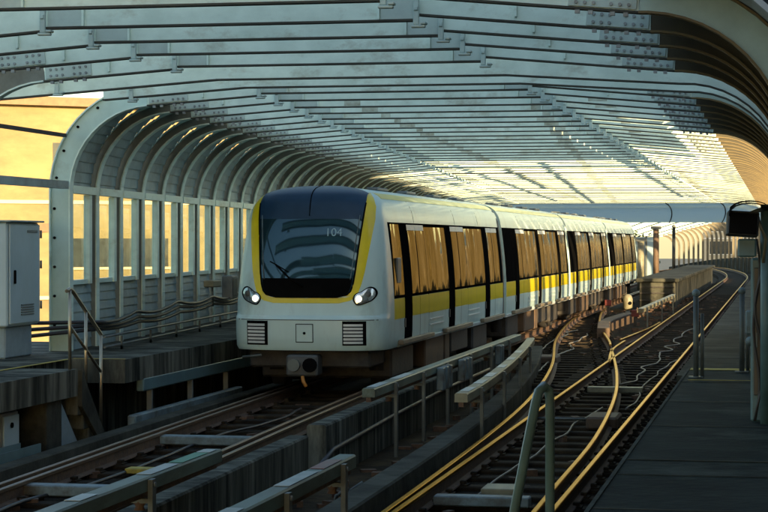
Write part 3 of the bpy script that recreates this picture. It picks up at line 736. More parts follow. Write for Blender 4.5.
# dark service beam at the top right corner
t = thing('service_beam', 'dark box beam outside the canopy in the top right corner', 'beam', (.4,17.6,2.4))
m = MB(); p0=Vector((-.52,19.5,2.62)); p1=Vector((.95,19.2,1.75)); m.tube([p0,p1],[.13,.13],4,False); m.build('beam', M['dark_equip'], t)
m = MB(); m.ball((-.30,19.38,2.36),.03); m.build('lug', M['bolt'], t)

# ------------------------------------------------------------------ left wall bays: cladding, header, window, lower cladding
def siding(mb, pts, Y0, Y1, xf0, xf1, step=.022):
    # stacked lapped boards along an XZ polyline, bay runs from (xf0,Y0) to (xf1,Y1)
    for i in range(len(pts)-1):
        a,b = pts[i],pts[i+1]; dx,dz = b[0]-a[0],b[1]-a[1]; L=math.hypot(dx,dz); nx,nz = dz/L,-dx/L
        a2=(a[0]+nx*step,a[1]+nz*step)
        q=[(xf0+a2[0],Y0,a2[1]),(xf1+a2[0],Y1,a2[1]),(xf1+b[0],Y1,b[1]),(xf0+b[0],Y0,b[1]),(xf0+a[0],Y0,a[1]),(xf1+a[0],Y1,a[1])]
        mb.add(q,[(0,1,2,3),(4,5,1,0)])
def subdiv(pts, L):
    out=[pts[0]]
    for a,b in zip(pts,pts[1:]):
        n=max(1,round(math.hypot(b[0]-a[0],b[1]-a[1])/L))
        for i in range(1,n+1): out.append((a[0]+(b[0]-a[0])*i/n,a[1]+(b[1]-a[1])*i/n))
    return out
for k in range(len(FY)-1):
    if FY[k] > 90: break
    Y0,Y1 = FY[k]+.08, FY[k+1]-.08; x0,x1 = XLw(Y0)+.03, XLw(Y1)+.03
    seen = k < 11
    lab = f'{ords[k]} wall bay from the open gap, louvred with a narrow window' if k<10 else 'louvred wall bay with narrow window, hidden low down by the train'
    t = thing('wall_bay', lab, 'wall bay', (x0,Y0,PLAT), 'louvred wall bays between the arches')
    R=1.62; cz=HB-1.3
    up = [(0,.74)]+[(0,cz)]+[(1.61+R*math.cos(math.radians(a)), cz+R*math.sin(math.radians(a))) for a in range(174,92,-6)]
    m = MB(); siding(m, subdiv(up,.13), Y0, Y1, x0, x1); m.build('upper_cladding', M['clad'], t, fix=False)
    if seen:
        lo = [(0,PLAT),(0,-.68)]; m = MB(); siding(m, subdiv(lo,.15), Y0, Y1, x0, x1); m.build('lower_cladding', M['clad'], t, fix=False)
        def bar(mb, f0,f1,z0,z1,d0,d1):
            ya,yb = Y0+(Y1-Y0)*f0, Y0+(Y1-Y0)*f1; xa,xb = x0+(x1-x0)*f0, x0+(x1-x0)*f1
            mb.add([(xa+d0,ya,z0),(xb+d0,yb,z0),(xb+d1,yb,z0),(xa+d1,ya,z0),(xa+d0,ya,z1),(xb+d0,yb,z1),(xb+d1,yb,z1),(xa+d1,ya,z1)],
                   [(0,3,2,1),(4,5,6,7),(0,1,5,4),(1,2,6,5),(2,3,7,6),(3,0,4,7)])
        m = MB(); bar(m,0,1,.74,.86,.03,.13); m.build('header', M['steel_white'], t)
        m = MB(); bar(m,0,.09,-.68,.735,.0,.08); bar(m,.72,.83,-.68,.735,.0,.10); bar(m,.09,.72,-.68,-.61,.0,.07)
        w = m.build('window_frame', M['steel_white'], t)
        m = MB(); bar(m,.832,1,-.68,.735,.0,.03); m.build('side_panel', M['column'], t)
        m = MB(); bar(m,.09,.72,-.605,.735,.03,.036); m.build('pane', M['pane'], w)
    else:
        m = MB(); m.add([(x0,Y0,PLAT),(x1,Y1,PLAT),(x1,Y1,.74),(x0,Y0,.74),(x0-.04,Y0,PLAT),(x1-.04,Y1,PLAT),(x1-.04,Y1,.74),(x0-.04,Y0,.74)],[(0,1,2,3),(4,7,6,5),(0,4,5,1),(3,2,6,7),(0,3,7,4),(1,5,6,2)]); m.build('lower_cladding', M['clad'], t)

# bars across the gap on the left
for k,(z,lab) in enumerate(((.86,'grey horizontal bar across the left opening, lower one'),(1.62,'thin dark bar across the left opening, upper one'))):
    m = MB(); r = .06 if k==0 else .028; m.box(-10.76-r,-10.76+r,20,29.15,z-r,z+r)
    tag(m.build('gap_rail', M['clad'] if k==0 else M['t_under']), lab, 'rail', 'bars across the left opening')

# cables, conduits and small boxes along the left wall
for k in range(3):
    pts=[]; r = random.Random(50+k)
    for i in range(0,150):
        y = 27.2+i*.2; ph = ((y-29.3)/3.2+.1*k)*math.pi
        pts.append((XLw(max(y,29.3))+.45+.05*k, y, -1.38+.10*k+.010*(y-29)-(.05+.02*k)*abs(math.sin(ph))+.02*math.sin(y*.7+k)))
    pts=[(-12.4,28.62+.05*k,-1.40+.1*k),(-11.2,28.66+.05*k,-1.45+.1*k)]+[p for p in pts if p[1]>29.4]
    m = MB(); m.tube(pts,.030,7); tag(m.build('wall_cable', M['cable']), ('lowest of the thick black cables sagging along the left arches','middle thick black cable sagging along the left arches','topmost thick black cable sagging along the left arches')[k], 'cable', 'thick cables along the left arches')
for k in range(2):
    m = MB(); pts=[(XLw(y)+.75,y,-1.62+.16*k) for y in range(29,58,2)]; m.tube(pts,.022,7)
    t = thing('conduit_rail', ('lower thin pipe rail along the left walkway','upper thin pipe rail along the left walkway')[k], 'pipe', (XLw(29)+.75,29,PLAT)); m.build('pipe', M['pipe_metal'], t)
    m = MB()
    for y in range(30,57,2): m=MB(); m.box(XLw(y)+.755,XLw(y)+.785,y-.02,y+.02,PLAT,-1.645+.16*k); m.build('stand', M['pipe_metal'], t)
t = thing('junction_box', 'grey junction box on the left wall just beside the train nose', 'junction box', (XLw(40)+.5,40.2,-.8))
x=XLw(40.2)+.42; m = MB(); m.cbox(x,x+.22,40,40.42,-1.2,-.72,.02); m.build('housing', M['hood'], t)
m = MB(); m.cbox(x+.221,x+.235,40.04,40.38,-1.15,-.77,.005); m.build('cover', M['pipe_metal'], t)
t = thing('junction_box', 'small flat junction box on the left wall beside the cables', 'junction box', (XLw(38)+.5,38.3,-.8))
x=XLw(38.3)+.42; m = MB(); m.cbox(x,x+.2,38.1,38.7,-.92,-.78,.02); m.build('housing', M['cream_beam'], t)
m = MB(); m.tube([(x+.1,38.4,-.92),(x+.1,38.45,-1.3)],.02); m.build('stub', M['pipe_metal'], t)

# ------------------------------------------------------------------ soffit at the far end
t = thing('end_soffit', 'smooth blue grey curved soffit closing the far end of the canopy', 'soffit', (-6,118,1.2))
rows=[]; rows2=[]
for i in range(9):
    f=i/8; y=118.5+6*f; z=CEN+.02-1.10*f**1.3
    row=[]
    for j in range(21):
        x=-19+18.6*j/20; c=.0-.9*max(0,(x+2.2)/1.8)**2*(1-f)
        row.append((x,y,z+c))
    rows.append(row); rows2.append([(a,b,c+.14) for a,b,c in row])
m=MB(); m.grid(rows,True,True); m.grid(rows2,True); m.grid([rows[0],rows2[0]],False); m.grid([rows[-1],rows2[-1]],False,True); m.build('soffit_shell', M['soffit'], t)
for k,xs in enumerate((-3.4,-6.6)):
    m=MB(); pts=[]
    for i in range(9):
        f=i/8; pts.append((xs+.9*f-1.0*f*f,118.5+6*f,CEN+.02-1.10*f**1.3-.012))
    m.tube(pts,.035,6); m.build('seam', M['t_under'], t)

# ------------------------------------------------------------------ concrete island between the tracks, far
t = thing('concrete_island', 'long dark concrete island between the tracks beyond the turnout', 'concrete island', (-5,84,DECK))
m=MB(); m.cbox(-5.75,-4.28,84,131,DECK,-1.72,.03); m.build('body', M['concrete'], t)
m=MB(); m.cbox(-5.9,-4.12,83.85,131.2,-1.716,-1.56,.03); m.build('cap', M['concrete'], t)
m=MB()
for z in (-2.5,-2.2,-1.95): m.box(-5.74,-4.3,83.94,83.996,z,z+.05)
m.build('step_edge', M['t_under'], t)
# white hooded dwarf signal and curved kerb stub
t = thing('dwarf_signal', 'small white hooded track signal standing by the turnout', 'signal', (-5.05,68,DECK))
m=MB(); m.tube([(-5.05,68,DECK),(-5.05,68,-2.25)],.07); m.build('post', M['hood'], t)
m=MB(); m.tube([(-5.05,68,-2.34),(-5.05,68,-2.28),(-5.05,68,-1.98),(-5.05,68,-1.86),(-5.05,68,-1.80)],[.1,.15,.17,.13,.04],12); m.build('hood', M['cream_beam'], t)
m=MB(); m.cyl((-4.97,67.85,-2.1),(.4,-1,0),.06,.05); m.build('lens', M['t_black'], t)
for k,(x,y,h) in enumerate(((-4.45,63,.35),(-6.05,72,.4))):
    t = thing('track_marker', ('low red marker post beside the cream guard beam','low red marker post near the rear of the train')[k], 'marker', (x,y,DECK))
    m=MB(); m.cbox(x-.05,x+.05,y-.05,y+.05,DECK,DECK+h+.2,.01); m.build('post', M['t_under'], t)
    m=MB(); m.cbox(x-.12,x+.12,y-.06,y+.02,DECK+h+.205,DECK+h+.42,.02); m.build('plate', M['red'], t)
wall_path('kerb_stub', [(52,-4.5),(55,-4.75),(59,-5.05),(63,-5.0),(67,-4.8)], 54, 66, .34, DECK, -2.35, M['t_brown'], 'brown curved kerb stub beyond the turnout crossing')

# posts, panel and trees seen past the rear of the train
for k,(x,y,h,mt,lab) in enumerate(((-7.6,112,2.9,'cream_beam','golden sunlit post just past the rear of the train'),(-7.0,116,3.6,'t_brown','brown post next to the golden post past the train'),(-6.3,122,3.7,'dark_equip','thin dark pole before the far arches'))):
    t = thing('far_post', lab, 'post', (x,y,DECK))
    m=MB(); m.tube([(x,y,DECK),(x,y,DECK+h)],(.20,.17,.10)[k],8); m.build('shaft', M[mt], t)
    m=MB(); m.cbox(x-.3,x+.3,y-.12,y+.12,DECK+h+.003,DECK+h+.2,.03) if k<2 else m.ball((x,y,DECK+h+.1),.12); m.build('cap', M['hood'], t)
t = thing('screen_fence', 'pale blue screen fence behind the rear of the train', 'fence', (-8.9,128,DECK))
m=MB(); m.box(-10.5,-7.6,128,128.06,-2.2,.25); m.build('panel', M['blue_panel'], t)
for k in range(5):
    x=-10.5+.72*k; m=MB(); m.box(x-.05,x+.05,127.85,127.99,DECK,.32); m.build('post', M['pipe_metal'], t)

def tree(x,y,z0,h,r,seed,label):
    rr=random.Random(seed)
    t = thing('broadleaf_tree', label, 'tree', (x,y,z0), 'trees beyond the tracks')
    m=MB(); m.tube([(x,y,z0),(x+.1,y,z0+h*.3),(x-.1,y+.1,z0+h*.6),(x,y,z0+h*.85)],[r*.11,r*.085,r*.06,r*.02],8)
    tips=[]
    for k in range(9):
        a=rr.uniform(0,6.28); zz=z0+h*rr.uniform(.35,.7); L=r*rr.uniform(.5,.95)
        q=(x+L*math.cos(a),y+L*math.sin(a),zz+L*.6); m.tube([(x,y,zz),q],[r*.04,r*.01],5); tips.append(q)
    m.build('trunk', M['bark'], t)
    m=MB()
    cl=[]
    for k in range(34):
        a=rr.uniform(0,6.28); u=rr.uniform(-1,1); s=rr.uniform(.35,.95)
        cl.append((x+r*s*math.cos(a)*math.sqrt(1-u*u),y+r*s*math.sin(a)*math.sqrt(1-u*u),z0+h*.68+u*h*.3*s))
    for c in cl+tips:
        for k in range(46):
            d=Vector((rr.gauss(0,1),rr.gauss(0,1),rr.gauss(0,1)))*r*.16; p=Vector(c)+d
            a=Vector((rr.gauss(0,1),rr.gauss(0,1),rr.gauss(0,1))).normalized(); b=a.orthogonal().normalized(); s=r*rr.uniform(.035,.07)
            m.add([p-a*s,p+b*s*.5,p+a*s,p-b*s*.5],[(0,1,2,3)])
    m.build('crown', M['leaf'], t, fix=False)
tree(-22,236,-14,16.0,6.5,1,'dark green tree just above the screen fence past the train')
tree(-30,252,-14,17.5,7,2,'taller tree behind the far arches to the left')
tree(-52,70,-14,13.5,5,3,'bushy tree below the yellow building at left')
tree(-55,120,-14,15,5.5,4,'tree seen through the narrow windows at left')

# ------------------------------------------------------------------ buildings
def building(name_label, cx, cy, w, d, z1, rot, mat, floors, cols, trim='bld_white', z0=-14, roofmat='bld_roof', ledges=True, wh=.55):
    t = thing('building', name_label, 'building', (cx,cy,z0))
    ca,sa=math.cos(rot),math.sin(rot)
    def W(p): return (cx+p[0]*ca-p[1]*sa, cy+p[0]*sa+p[1]*ca, p[2])
    def lb(a0,a1,b0,b1,c0,c1):
        q=MB(); q.box(a0,a1,b0,b1,c0,c1); q.v=[W(p) for p in q.v]; return q
    lb(-w/2,w/2,-d/2,d/2,z0,z1).build('wall', M[mat], t)
    lb(-w/2-.6,w/2+.6,-d/2-.6,d/2+.6,z1+.003,z1+.5).build('roof', M[roofmat], t)
    fh=(z1-z0)/floors
    if ledges:
        q=MB()
        for f in range(1,floors): 
            b=MB(); b.box(-w/2-.12,w/2+.12,-d/2-.12,d/2+.12,z0+f*fh-.1,z0+f*fh+.1); q.add([W(p) for p in b.v], b.f)
        q.build('ledge', M[trim], t)
    for side in (0,1):
        span = w if side==0 else d; n = cols if side==0 else max(2,int(cols*d/w))
        for f in range(floors):
            for c in range(n):
                u=-span/2+span*(c+.5)/n; hw=span/n*.3; zz=z0+f*fh+fh*.32; zt=zz+fh*wh
                if side==0: a=lb(u-hw,u+hw,-d/2-.05,-d/2-.004,zz,zt); fr=lb(u-hw-.12,u+hw+.12,-d/2-.14,-d/2-.052,zz-.16,zz-.02)
                else: a=lb(w/2+.004,w/2+.05,u-hw,u+hw,zz,zt); fr=lb(w/2+.052,w/2+.14,u-hw-.12,u+hw+.12,zz-.16,zz-.02)
                p=a.build('window', M['bld_glass'], t); fr.build('sill', M[trim], p)
    return t
building('bright yellow rendered building seen through the opening at left', -47, 112, 46, 16, 7.6, math.radians(38), 'bld_yellow', 4, 4, 'bld_cream', ledges=True, wh=.30)
building('cream apartment block seen through the narrow left windows', -52, 165, 30, 16, 3.5, math.radians(30), 'bld_cream', 5, 6)
building('low grey green building in front of the cream block at left', -37, 122, 46, 12, .5, math.radians(52), 'bld_grey', 6, 9, 'bld_cream', wh=.4)
building('unseen warm stone block added off to the right of the platform', 34, 110, 26, 18, 14, math.radians(-8), 'bld_stone', 7, 6)  # unseen blocks on the right, added for warm reflections in the train windows
building('unseen cream block added off to the right beyond the canopy', 40, 160, 30, 18, 11, math.radians(-12), 'bld_cream', 6, 6)
building('unseen golden block added far ahead on the right', 52, 235, 40, 20, 16, math.radians(-10), 'bld_yellow', 7, 7)
building('pale distant block ahead beyond the bend', 8, 330, 40, 20, 4, 0, 'bld_cream', 5, 7)
building('brown roofed distant house past the bend', -34, 300, 22, 16, 1.5, .1, 'bld_stone', 4, 5)

# ------------------------------------------------------------------ right platform equipment
t = thing('platform_monitor', 'black monitor under a grey hood on the right platform mast', 'monitor', (-.2,19,PLAT))
m=MB(); m.tube([(-.13,18.9,PLAT),(-.13,18.9,.34)],.05,10); m.build('mast', M['teal_metal'], t)
q=MB(); q.cbox(-.16,.13,-.06,.06,-.115,.115,.012)
def tr(mb,loc,rz,rx=0,ry=0):
    R=Matrix.Translation(loc)@Matrix.Rotation(rz,4,'Z')@Matrix.Rotation(ry,4,'Y')@Matrix.Rotation(rx,4,'X'); mb.v=[tuple(R@Vector(p)) for p in mb.v]; return mb
tr(q,(-.325,18.72,.155),.12,-.1,.06).build('monitor_case', M['dark_equip'], t)
q=MB(); q.cbox(-.145,.115,-.066,-.0605,-.098,.098,.003); tr(q,(-.325,18.72,.155),.12,-.1,.06).build('screen', M['screen'], t)
m=MB(); rows=[]
for i in range(9):
    a=math.pi*i/8; rows.append([(-.27-.19*math.cos(a),y,.25+.12*math.sin(a)**.7) for y in (18.45,18.6,18.95,19.1)])
m.grid(rows); rows2=[[(a,b,c-.02) for a,b,c in r] for r in rows]; m.grid(rows2,True,True); m.build('hood', M['hood'], t)
m=MB(); m.tube([(-.13,18.8,.30),(-.2,18.7,.28),(-.3,18.75,.24)],.02); m.build('arm', M['pipe_metal'], t)
m=MB(); m.cbox(-.385,-.215,18.8,18.95,-.15,.02,.015); m.build('speaker_box', M['teal_metal'], t)
m=MB(); m.tube([(-.20,18.72,.22),(-.17,18.68,.12),(-.13,18.74,.02),(-.15,18.8,-.2)],.016); m.build('yellow_conduit', M['cream_beam'], t)
t = thing('control_cabinet', 'dark teal control cabinet below the monitor at right', 'cabinet', (-.1,19.3,PLAT))
m=MB(); m.cbox(-.27,.02,19.1,19.7,PLAT,-.16,.02); m.build('housing', M['teal_metal'], t)
m=MB(); m.cbox(-.24,-.01,19.075,19.098,PLAT+.25,-.25,.006); p=m.build('door', M['dark_equip'], t)
m=MB(); m.cbox(-.22,-.20,19.05,19.073,-1.0,-.86,.004); m.build('handle', M['pipe_metal'], p)
t = thing('hanging_cable', 'black cables drooping down the front of the control cabinet', 'cable', (-.2,19.0,PLAT))
m=MB()
for k,(x,am) in enumerate(((-.215,.03),(-.18,.05),(-.13,.04),(-.09,.05))):
    m.tube([(x+am*math.sin(i*.7+k),18.98-.01*k,.02-1.7*i/14) for i in range(15)],.013,6)
m.build('cable_bundle', M['cable'], t)
t = thing('valve_box', 'pale teal valve box on the gate post at right', 'valve', (-.42,25.3,PLAT))
m=MB(); m.cbox(-.42,-.28,25.15,25.3,-1.16,-.86,.02); m.build('box', M['tie_light'], t)
m=MB(); m.ball((-.36,25.1,-1.24),.06); m.build('bulb', M['tie_light'], t)
m=MB(); m.tube([(-.35,25.22,-1.16),(-.33,25.22,-1.7)],.015); m.build('pipe', M['pipe_metal'], t)
for k,(x,y,lab) in enumerate(((-1.02,25.05,'round topped gate post at the track edge of the right platform'),(-.48,26.2,'round topped gate post next to the teal valve box'))):
    t = thing('gate_post', lab, 'post', (x,y,PLAT))
    m=MB(); m.tube([(x,y,PLAT),(x,y,PLAT+1.02)],.035,10); m.build('tube', M['pipe_metal'], t)
    m=MB(); m.tube([(x+.075,y+.05,PLAT),(x+.075,y+.05,PLAT+.8)],.022,8); m.build('latch_tube', M['pipe_metal'], t)
    m=MB(); m.ball((x,y,PLAT+1.055),.05); m.build('knob', M['tie_light'], t)
    m=MB(); m.cyl((x,y,PLAT+.012),(0,0,1),.09,.024); m.build('foot', M['pipe_metal'], t)
t = thing('ladder_handrail', 'bent blue green hand rail loop standing at the near platform edge', 'hand rail', (-1.15,9.7,PLAT))
m=MB(); m.tube([(-1.125,9.95,PLAT),(-1.125,9.95,-.80),(-1.13,9.94,-.745),(-1.15,9.90,-.72),(-1.17,9.85,-.745),(-1.18,9.8,-.80),(-1.285,9.5,-1.5),(-1.345,9.36,-1.9),(-1.40,9.3,-2.4)],.024,10)
m.build('pipe', M['teal_pipe'], t)
m=MB(); m.cyl((-1.125,9.95,PLAT+.01),(0,0,1),.06,.02); m.build('foot', M['teal_pipe'], t)

# ------------------------------------------------------------------ THE TRAIN
TX, TY = -7.48, 31.2
LEN = 14.4
T = thing('train', 'white and yellow four car metro train standing on the left track', 'train', (TX,TY,RAIL))
SEC = [(-1.76,1.25),(-1.70,1.275),(-1.25,1.285),(-.92,1.28),(-.3,1.235),(.28,1.165),(.48,1.13),(.62,1.07),(.72,.985),(.79,.88),(.85,.70),(.89,.48),(.915,.25),(.925,0.0)]
NY = [(-1.76,.05),(-1.70,.02),(-1.27,0.0),(-1.235,.015),(-1.20,.07),(-1.0,.10),(-.5,.17),(0,.27),(.4,.37),(.62,.45),(.72,.52),(.79,.62),(.85,.80),(.89,1.05),(.915,1.4),(.925,1.8)]
def hw(z): return smooth_interp(SEC, z)
def y0f(z): return smooth_interp(NY, z)
RC = .75
def nose(x, z):
    h = max(.001,hw(z)); t = min(1,abs(x)/h); rc = RC*min(1,h/1.0)
    return y0f(z)+rc*(1-max(0,1-t**3.0)**(1/3.0))
zs = [-1.76,-1.70,-1.5,-1.29,-1.265,-1.235,-1.20,-1.16,-1.0,-.8,-.6,-.4,-.2,0,.2,.35,.48,.56,.62,.67,.72,.755,.79,.82,.85,.872,.89,.905,.915,.922,.9249]
def shell(front, ya, yb):
    rows=[]
    for z in zs:
        h=hw(z); row=[]
        if front:
            rc=RC*min(1,h/1.0)
            ph=[-90+180*i/44 for i in range(45)]
            pts=[]
            for p in ph:
                a=math.radians(p); t=math.copysign(abs(math.sin(a))**(2/3),a); pts.append((t*h, y0f(z)+rc*(1-max(0,math.cos(a))**(2/3))))
            row=[(-h,yb)]+pts+[(h,yb)]
        else: row=[(-h,yb),(-h,ya),(-h*.93,ya-.0),(h*.93,ya),(h,ya),(h,yb)]
        rows.append([(TX+x,TY+y,z) for x,y in row])
    m=MB(); m.grid(rows,True)
    # rear bulkhead + floor
    prof=[(TX-hw(z),TY+yb,z) for z in zs]+[(TX+hw(z),TY+yb,z) for z in zs[::-1]]
    m.add(prof,[tuple(range(len(prof)))])
    m.add([rows[0][j] for j in range(len(rows[0]))],[tuple(range(len(rows[0])))])
    return m
def split_normals(ob): 
    for p in ob.data.polygons: pass
bodies=[]
for c in range(4):
    ya = c*LEN+(0 if c==0 else .22); yb=(c+1)*LEN-.22
    bd = shell(c==0, ya, yb).build('car_body', M['t_white'], T, fix=True)
    em = bd.modifiers.new('edge','EDGE_SPLIT'); em.split_angle = math.radians(35)
    bodies.append(bd)
    if c<3:
        m=MB(); pr=[(TX-hw(z)*.9,z*.97-.03) for z in zs[2:]]; pr2=[(TX+hw(z)*.9,z*.97-.03) for z in zs[2:]]
        vs=[(x,TY+yb-.05,z) for x,z in pr]+[(x,TY+yb-.05,z) for x,z in pr2[::-1]]; k=len(vs)
        vs+= [(x,TY+yb+.5,z) for x,z in pr]+[(x,TY+yb+.5,z) for x,z in pr2[::-1]]
        m.add(vs,[(i,(i+1)%k,k+(i+1)%k,k+i) for i in range(k)]); m.build('gangway_bellows', M['t_under'], T)

# patches that follow the nose surface
def patch(zlist, xl, xr, name, mat, e=.006, parent=None, n=28, lab=None):
    rows=[]
    for z in zlist:
        a,b=xl(z),xr(z); row=[]
        for i in range(n+1):
            x=a+(b-a)*i/n; y=nose(x,z); row.append((TX+x,TY+y-e,z+(e*.8 if z>.55 else 0)))
        rows.append(row)
    m=MB(); m.grid(rows,True,False)
    ob=m.build(name,mat,parent or T)
    return ob
GX=[(-.90,.52),(-.888,.61),(-.855,.68),(-.80,.725),(-.70,.755),(-.5,.785),(0,.83),(.35,.865),(.55,.88),(.66,.885),(.77,.865)]
YX=[(-1.0,.54),(-.985,.65),(-.95,.74),(-.90,.80),(-.82,.845),(-.7,.885),(-.5,.93),(0,1.0),(.35,1.04),(.55,1.03),(.66,.985),(.73,.94),(.79,.87)]
frange=lambda a,b,n:[a+(b-a)*i/n for i in range(n+1)]
# yellow surround: one U-shaped strip following glass edge
def ring():
    m=MB()
    for sgn in (-1,1):
        rows=[]
        for z in frange(-1.0,.79,46):
            xo=interp(YX,z); xi=interp(GX,z)-.015 if z>=-.90 else 0.0
            rows.append([(TX+sgn*(xi+(xo-xi)*i/6), TY+nose(xi+(xo-xi)*i/6,z)-.004, z+(.004 if z>.55 else 0)) for i in range(7)])
        m.grid(rows,True,sgn<0)
    return m
ring().build('windshield_surround', M['t_yellow'], T)
ws = patch(frange(-.90,.50,30), lambda z:-interp(GX,z), lambda z:interp(GX,z), 'windshield', M['t_screen'], .010)
patch(frange(.50,.60,3)+frange(.62,.922,22), lambda z:-min(interp(GX,z),hw(z)*.97) if z<.77 else -max(0,hw(z)*.955), lambda z:min(interp(GX,z),hw(z)*.97) if z<.77 else max(0,hw(z)*.955), 'roof_cap', M['t_navy'], .0102)
patch(frange(-.895,-.60,8), lambda z:-interp(GX,z)+.02, lambda z:interp(GX,z)-.02, 'lower_glass_band', M['t_black'], .0135, ws)
patch(frange(.36,.50,4), lambda z:-interp(GX,z)+.015, lambda z:interp(GX,z)-.015, 'upper_glass_band', M['t_navy'], .0135, ws)
# black rubber edge of the glass
m=MB(); pts=[]
for z in frange(.62,-.86,26): x=-interp(GX,z); pts.append((TX+x,TY+nose(x,z)-.012,z))
for x in frange(-.5,.5,10): pts.append((TX+x,TY+nose(x,-.9)-.012,-.902))
for z in frange(-.86,.62,26): x=interp(GX,z); pts.append((TX+x,TY+nose(x,z)-.012,z))
m.tube(pts,.014,6); m.build('glass_seal', M['t_black'], ws)
for sg in (-1,1):
    m=MB(); pts=[(TX+sg*(interp(GX,z)-.055),TY+nose(sg*(interp(GX,z)-.055),z)-.014,z) for z in frange(-.62,.42,16)]; m.tube(pts,.008,5); m.build('edge_strip', M['tie_light'], ws)
# hatch lines on the roof cap
m=MB(); pts=[(TX+.0,TY+nose(0,z)-.016,z+.012) for z in frange(.40,.90,14)]; m.tube(pts,.008,5); m.build('seam', M['t_black'], T)
# wiper
m=MB(); P=lambda x,z:(TX+x,TY+nose(x,z)-.03,z)
m.tube([P(-.05,-.74),P(-.28,-.60),P(-.52,-.38)],.014,6); m.tube([P(-.62,-.33),P(-.52,-.38),P(-.30,-.50)],.010,6); m.build('wiper', M['t_black'], ws)
# destination/number text
cu=bpy.data.curves.new('number','FONT'); cu.body='104'; cu.size=.19; cu.align_x='CENTER'; cu.extrude=.002
ob=bpy.data.objects.new('number',cu); COL.objects.link(ob); ob.parent=T; cu.materials.append(M['text_pale'])
ob.location=(.42, nose(.42,.14)-.035, .14-RAIL-.06); ob.rotation_euler=(math.radians(90-14),0,math.radians(3)); ORIG[ob.name]=ORIG[T.name]
bpy.context.view_layer.update()
_me=bpy.data.meshes.new_from_object(ob); _n=bpy.data.objects.new('number_sign',_me); COL.objects.link(_n); _n.parent=T; _n.location=ob.location; _n.rotation_euler=ob.rotation_euler; ORIG[_n.name]=ORIG[T.name]
bpy.data.objects.remove(ob); ob=None
# interior items visible behind the glass: low console and seat backs are hidden by reflections
# headlights
for sg in (-1,1):
    x0,z0=.90*sg,-.90
    def hp(u,v,e): 
        x=x0+u*sg; z=z0+v; return (TX+x,TY+nose(x,z)-e,z)
    out=[(-.16,-.05),(-.15,.02),(-.10,.065),(-.04,.085),(.02,.13),(.09,.165),(.16,.15),(.205,.09),(.20,.02),(.14,-.055),(.06,-.095),(-.04,-.13),(-.11,-.125)]
    # smooth outline
    sm=[]
    for i in range(len(out)):
        p0,p1,p2,p3=[out[(i+k-1)%len(out)] for k in range(4)]
        for f in (0,.33,.66): sm.append(tuple(.5*((2*p1[k])+(-p0[k]+p2[k])*f+(2*p0[k]-5*p1[k]+4*p2[k]-p3[k])*f*f+(-p0[k]+3*p1[k]-3*p2[k]+p3[k])*f**3) for k in (0,1)))
    def disc(scale,e0,e1,name,mat,parent):
        cx,cv=.03,.01
        rows=[]
        for s in (1,.75,.5,.25,.02): rows.append([hp(cx+(u-cx)*scale*s,cv+(v-cv)*scale*s,e0+(e1-e0)*(1-s*s)) for u,v in sm+[sm[0]]])
        q=MB(); q.grid(rows,True); return q.build(name,mat,parent)
    sm=[((u-.03)*.88+.05,(v-.01)*.88+.01) for u,v in sm]
    h=disc(1.14,.010,.012,'headlight',M['t_black'],T)
    disc(.98,.016,.03,'lens',M['lamp_glass'],h)
    q=MB(); c=hp(-.045,-.03,.03); q.ball(c,.052,1,.5,1); q.build('bulb',M['lamp_on'],h)
    q=MB(); c=hp(.10,.05,.035); q.ball(c,.05,1,.5,1); q.build('dim_lamp',M['t_grey'],h)
# bumper: grilles, hatch, lip
for sg in (-1,1):
    x0=sg*.80; fr=MB(); 
    ff=lambda x,z:TY+nose(x,z)
    def pl(mb,xa,xb,za,zb,e0,e1,n=6):
        xs=[xa+(xb-xa)*i/n for i in range(n+1)]
        g=[[(TX+x,ff(x,z)-e,z) for x in xs] for z,e in ((za,e0),(za,e1),(zb,e1),(zb,e0))]
        mb.grid(g+[g[0]],False)
        for c in (0,n): mb.add([r[c] for r in g],[(0,1,2,3)])
    pl(fr,x0-.185,x0+.185,-1.675,-1.285,-.01,.008); g=fr.build('grille',M['t_black'],T)
    sl=MB()
    for k in range(6):
        z=-1.648+k*.056; pl(sl,x0-.165,x0+.135,z,z+.036,.0085,.022)
    sl.build('slats',M['t_slat'],g)
m=MB(); pl(m,-.145,.145,-1.63,-1.33,0,.004); hh=m.build('tow_hatch',M['t_black'],T)
m=MB(); pl(m,-.132,.132,-1.617,-1.343,.0045,.010); m.build('cover',M['t_white'],hh)
m=MB(); m.cyl((TX,TY+nose(0,-1.48)-.013,-1.48),(0,1,0),.022,.012); m.build('lock',M['t_black'],hh)
patch(frange(-1.275,-1.262,2), lambda z:-1.16, lambda z:1.16, 'bumper_seam', M['t_under'], .003)

# coupler and front underframe
m=MB(); m.cbox(TX-1.0,TX+1.0,TY+.35,TY+1.6,-2.05,-1.77,.03); m.build('underframe', M['t_under'], T)
m=MB(); m.cbox(TX-.30,TX+.22,TY-.02,TY+.35,-2.17,-1.83,.03); cp=m.build('coupler', M['t_grey'], T)
m=MB(); m.cyl((TX-.16,TY-.05,-1.99),(0,1,0),.10,.09); m.build('coupler_face', M['pipe_metal'], cp)
m=MB(); m.cyl((TX+.10,TY-.05,-1.99),(0,1,0),.115,.07); m.build('coupler_socket', M['t_black'], cp)
m=MB(); m.tube([(TX-.02,TY-.04,-2.17),(TX+.0,TY-.07,-2.25),(TX+.05,TY-.08,-2.33)],.03); m.build('strap', M['orange'], cp)
m=MB(); m.tube([(TX-1.05,TY+.1,-1.88),(TX-.72,TY+.05,-1.84)],.02); m.build('hose', M['pipe_metal'], T)
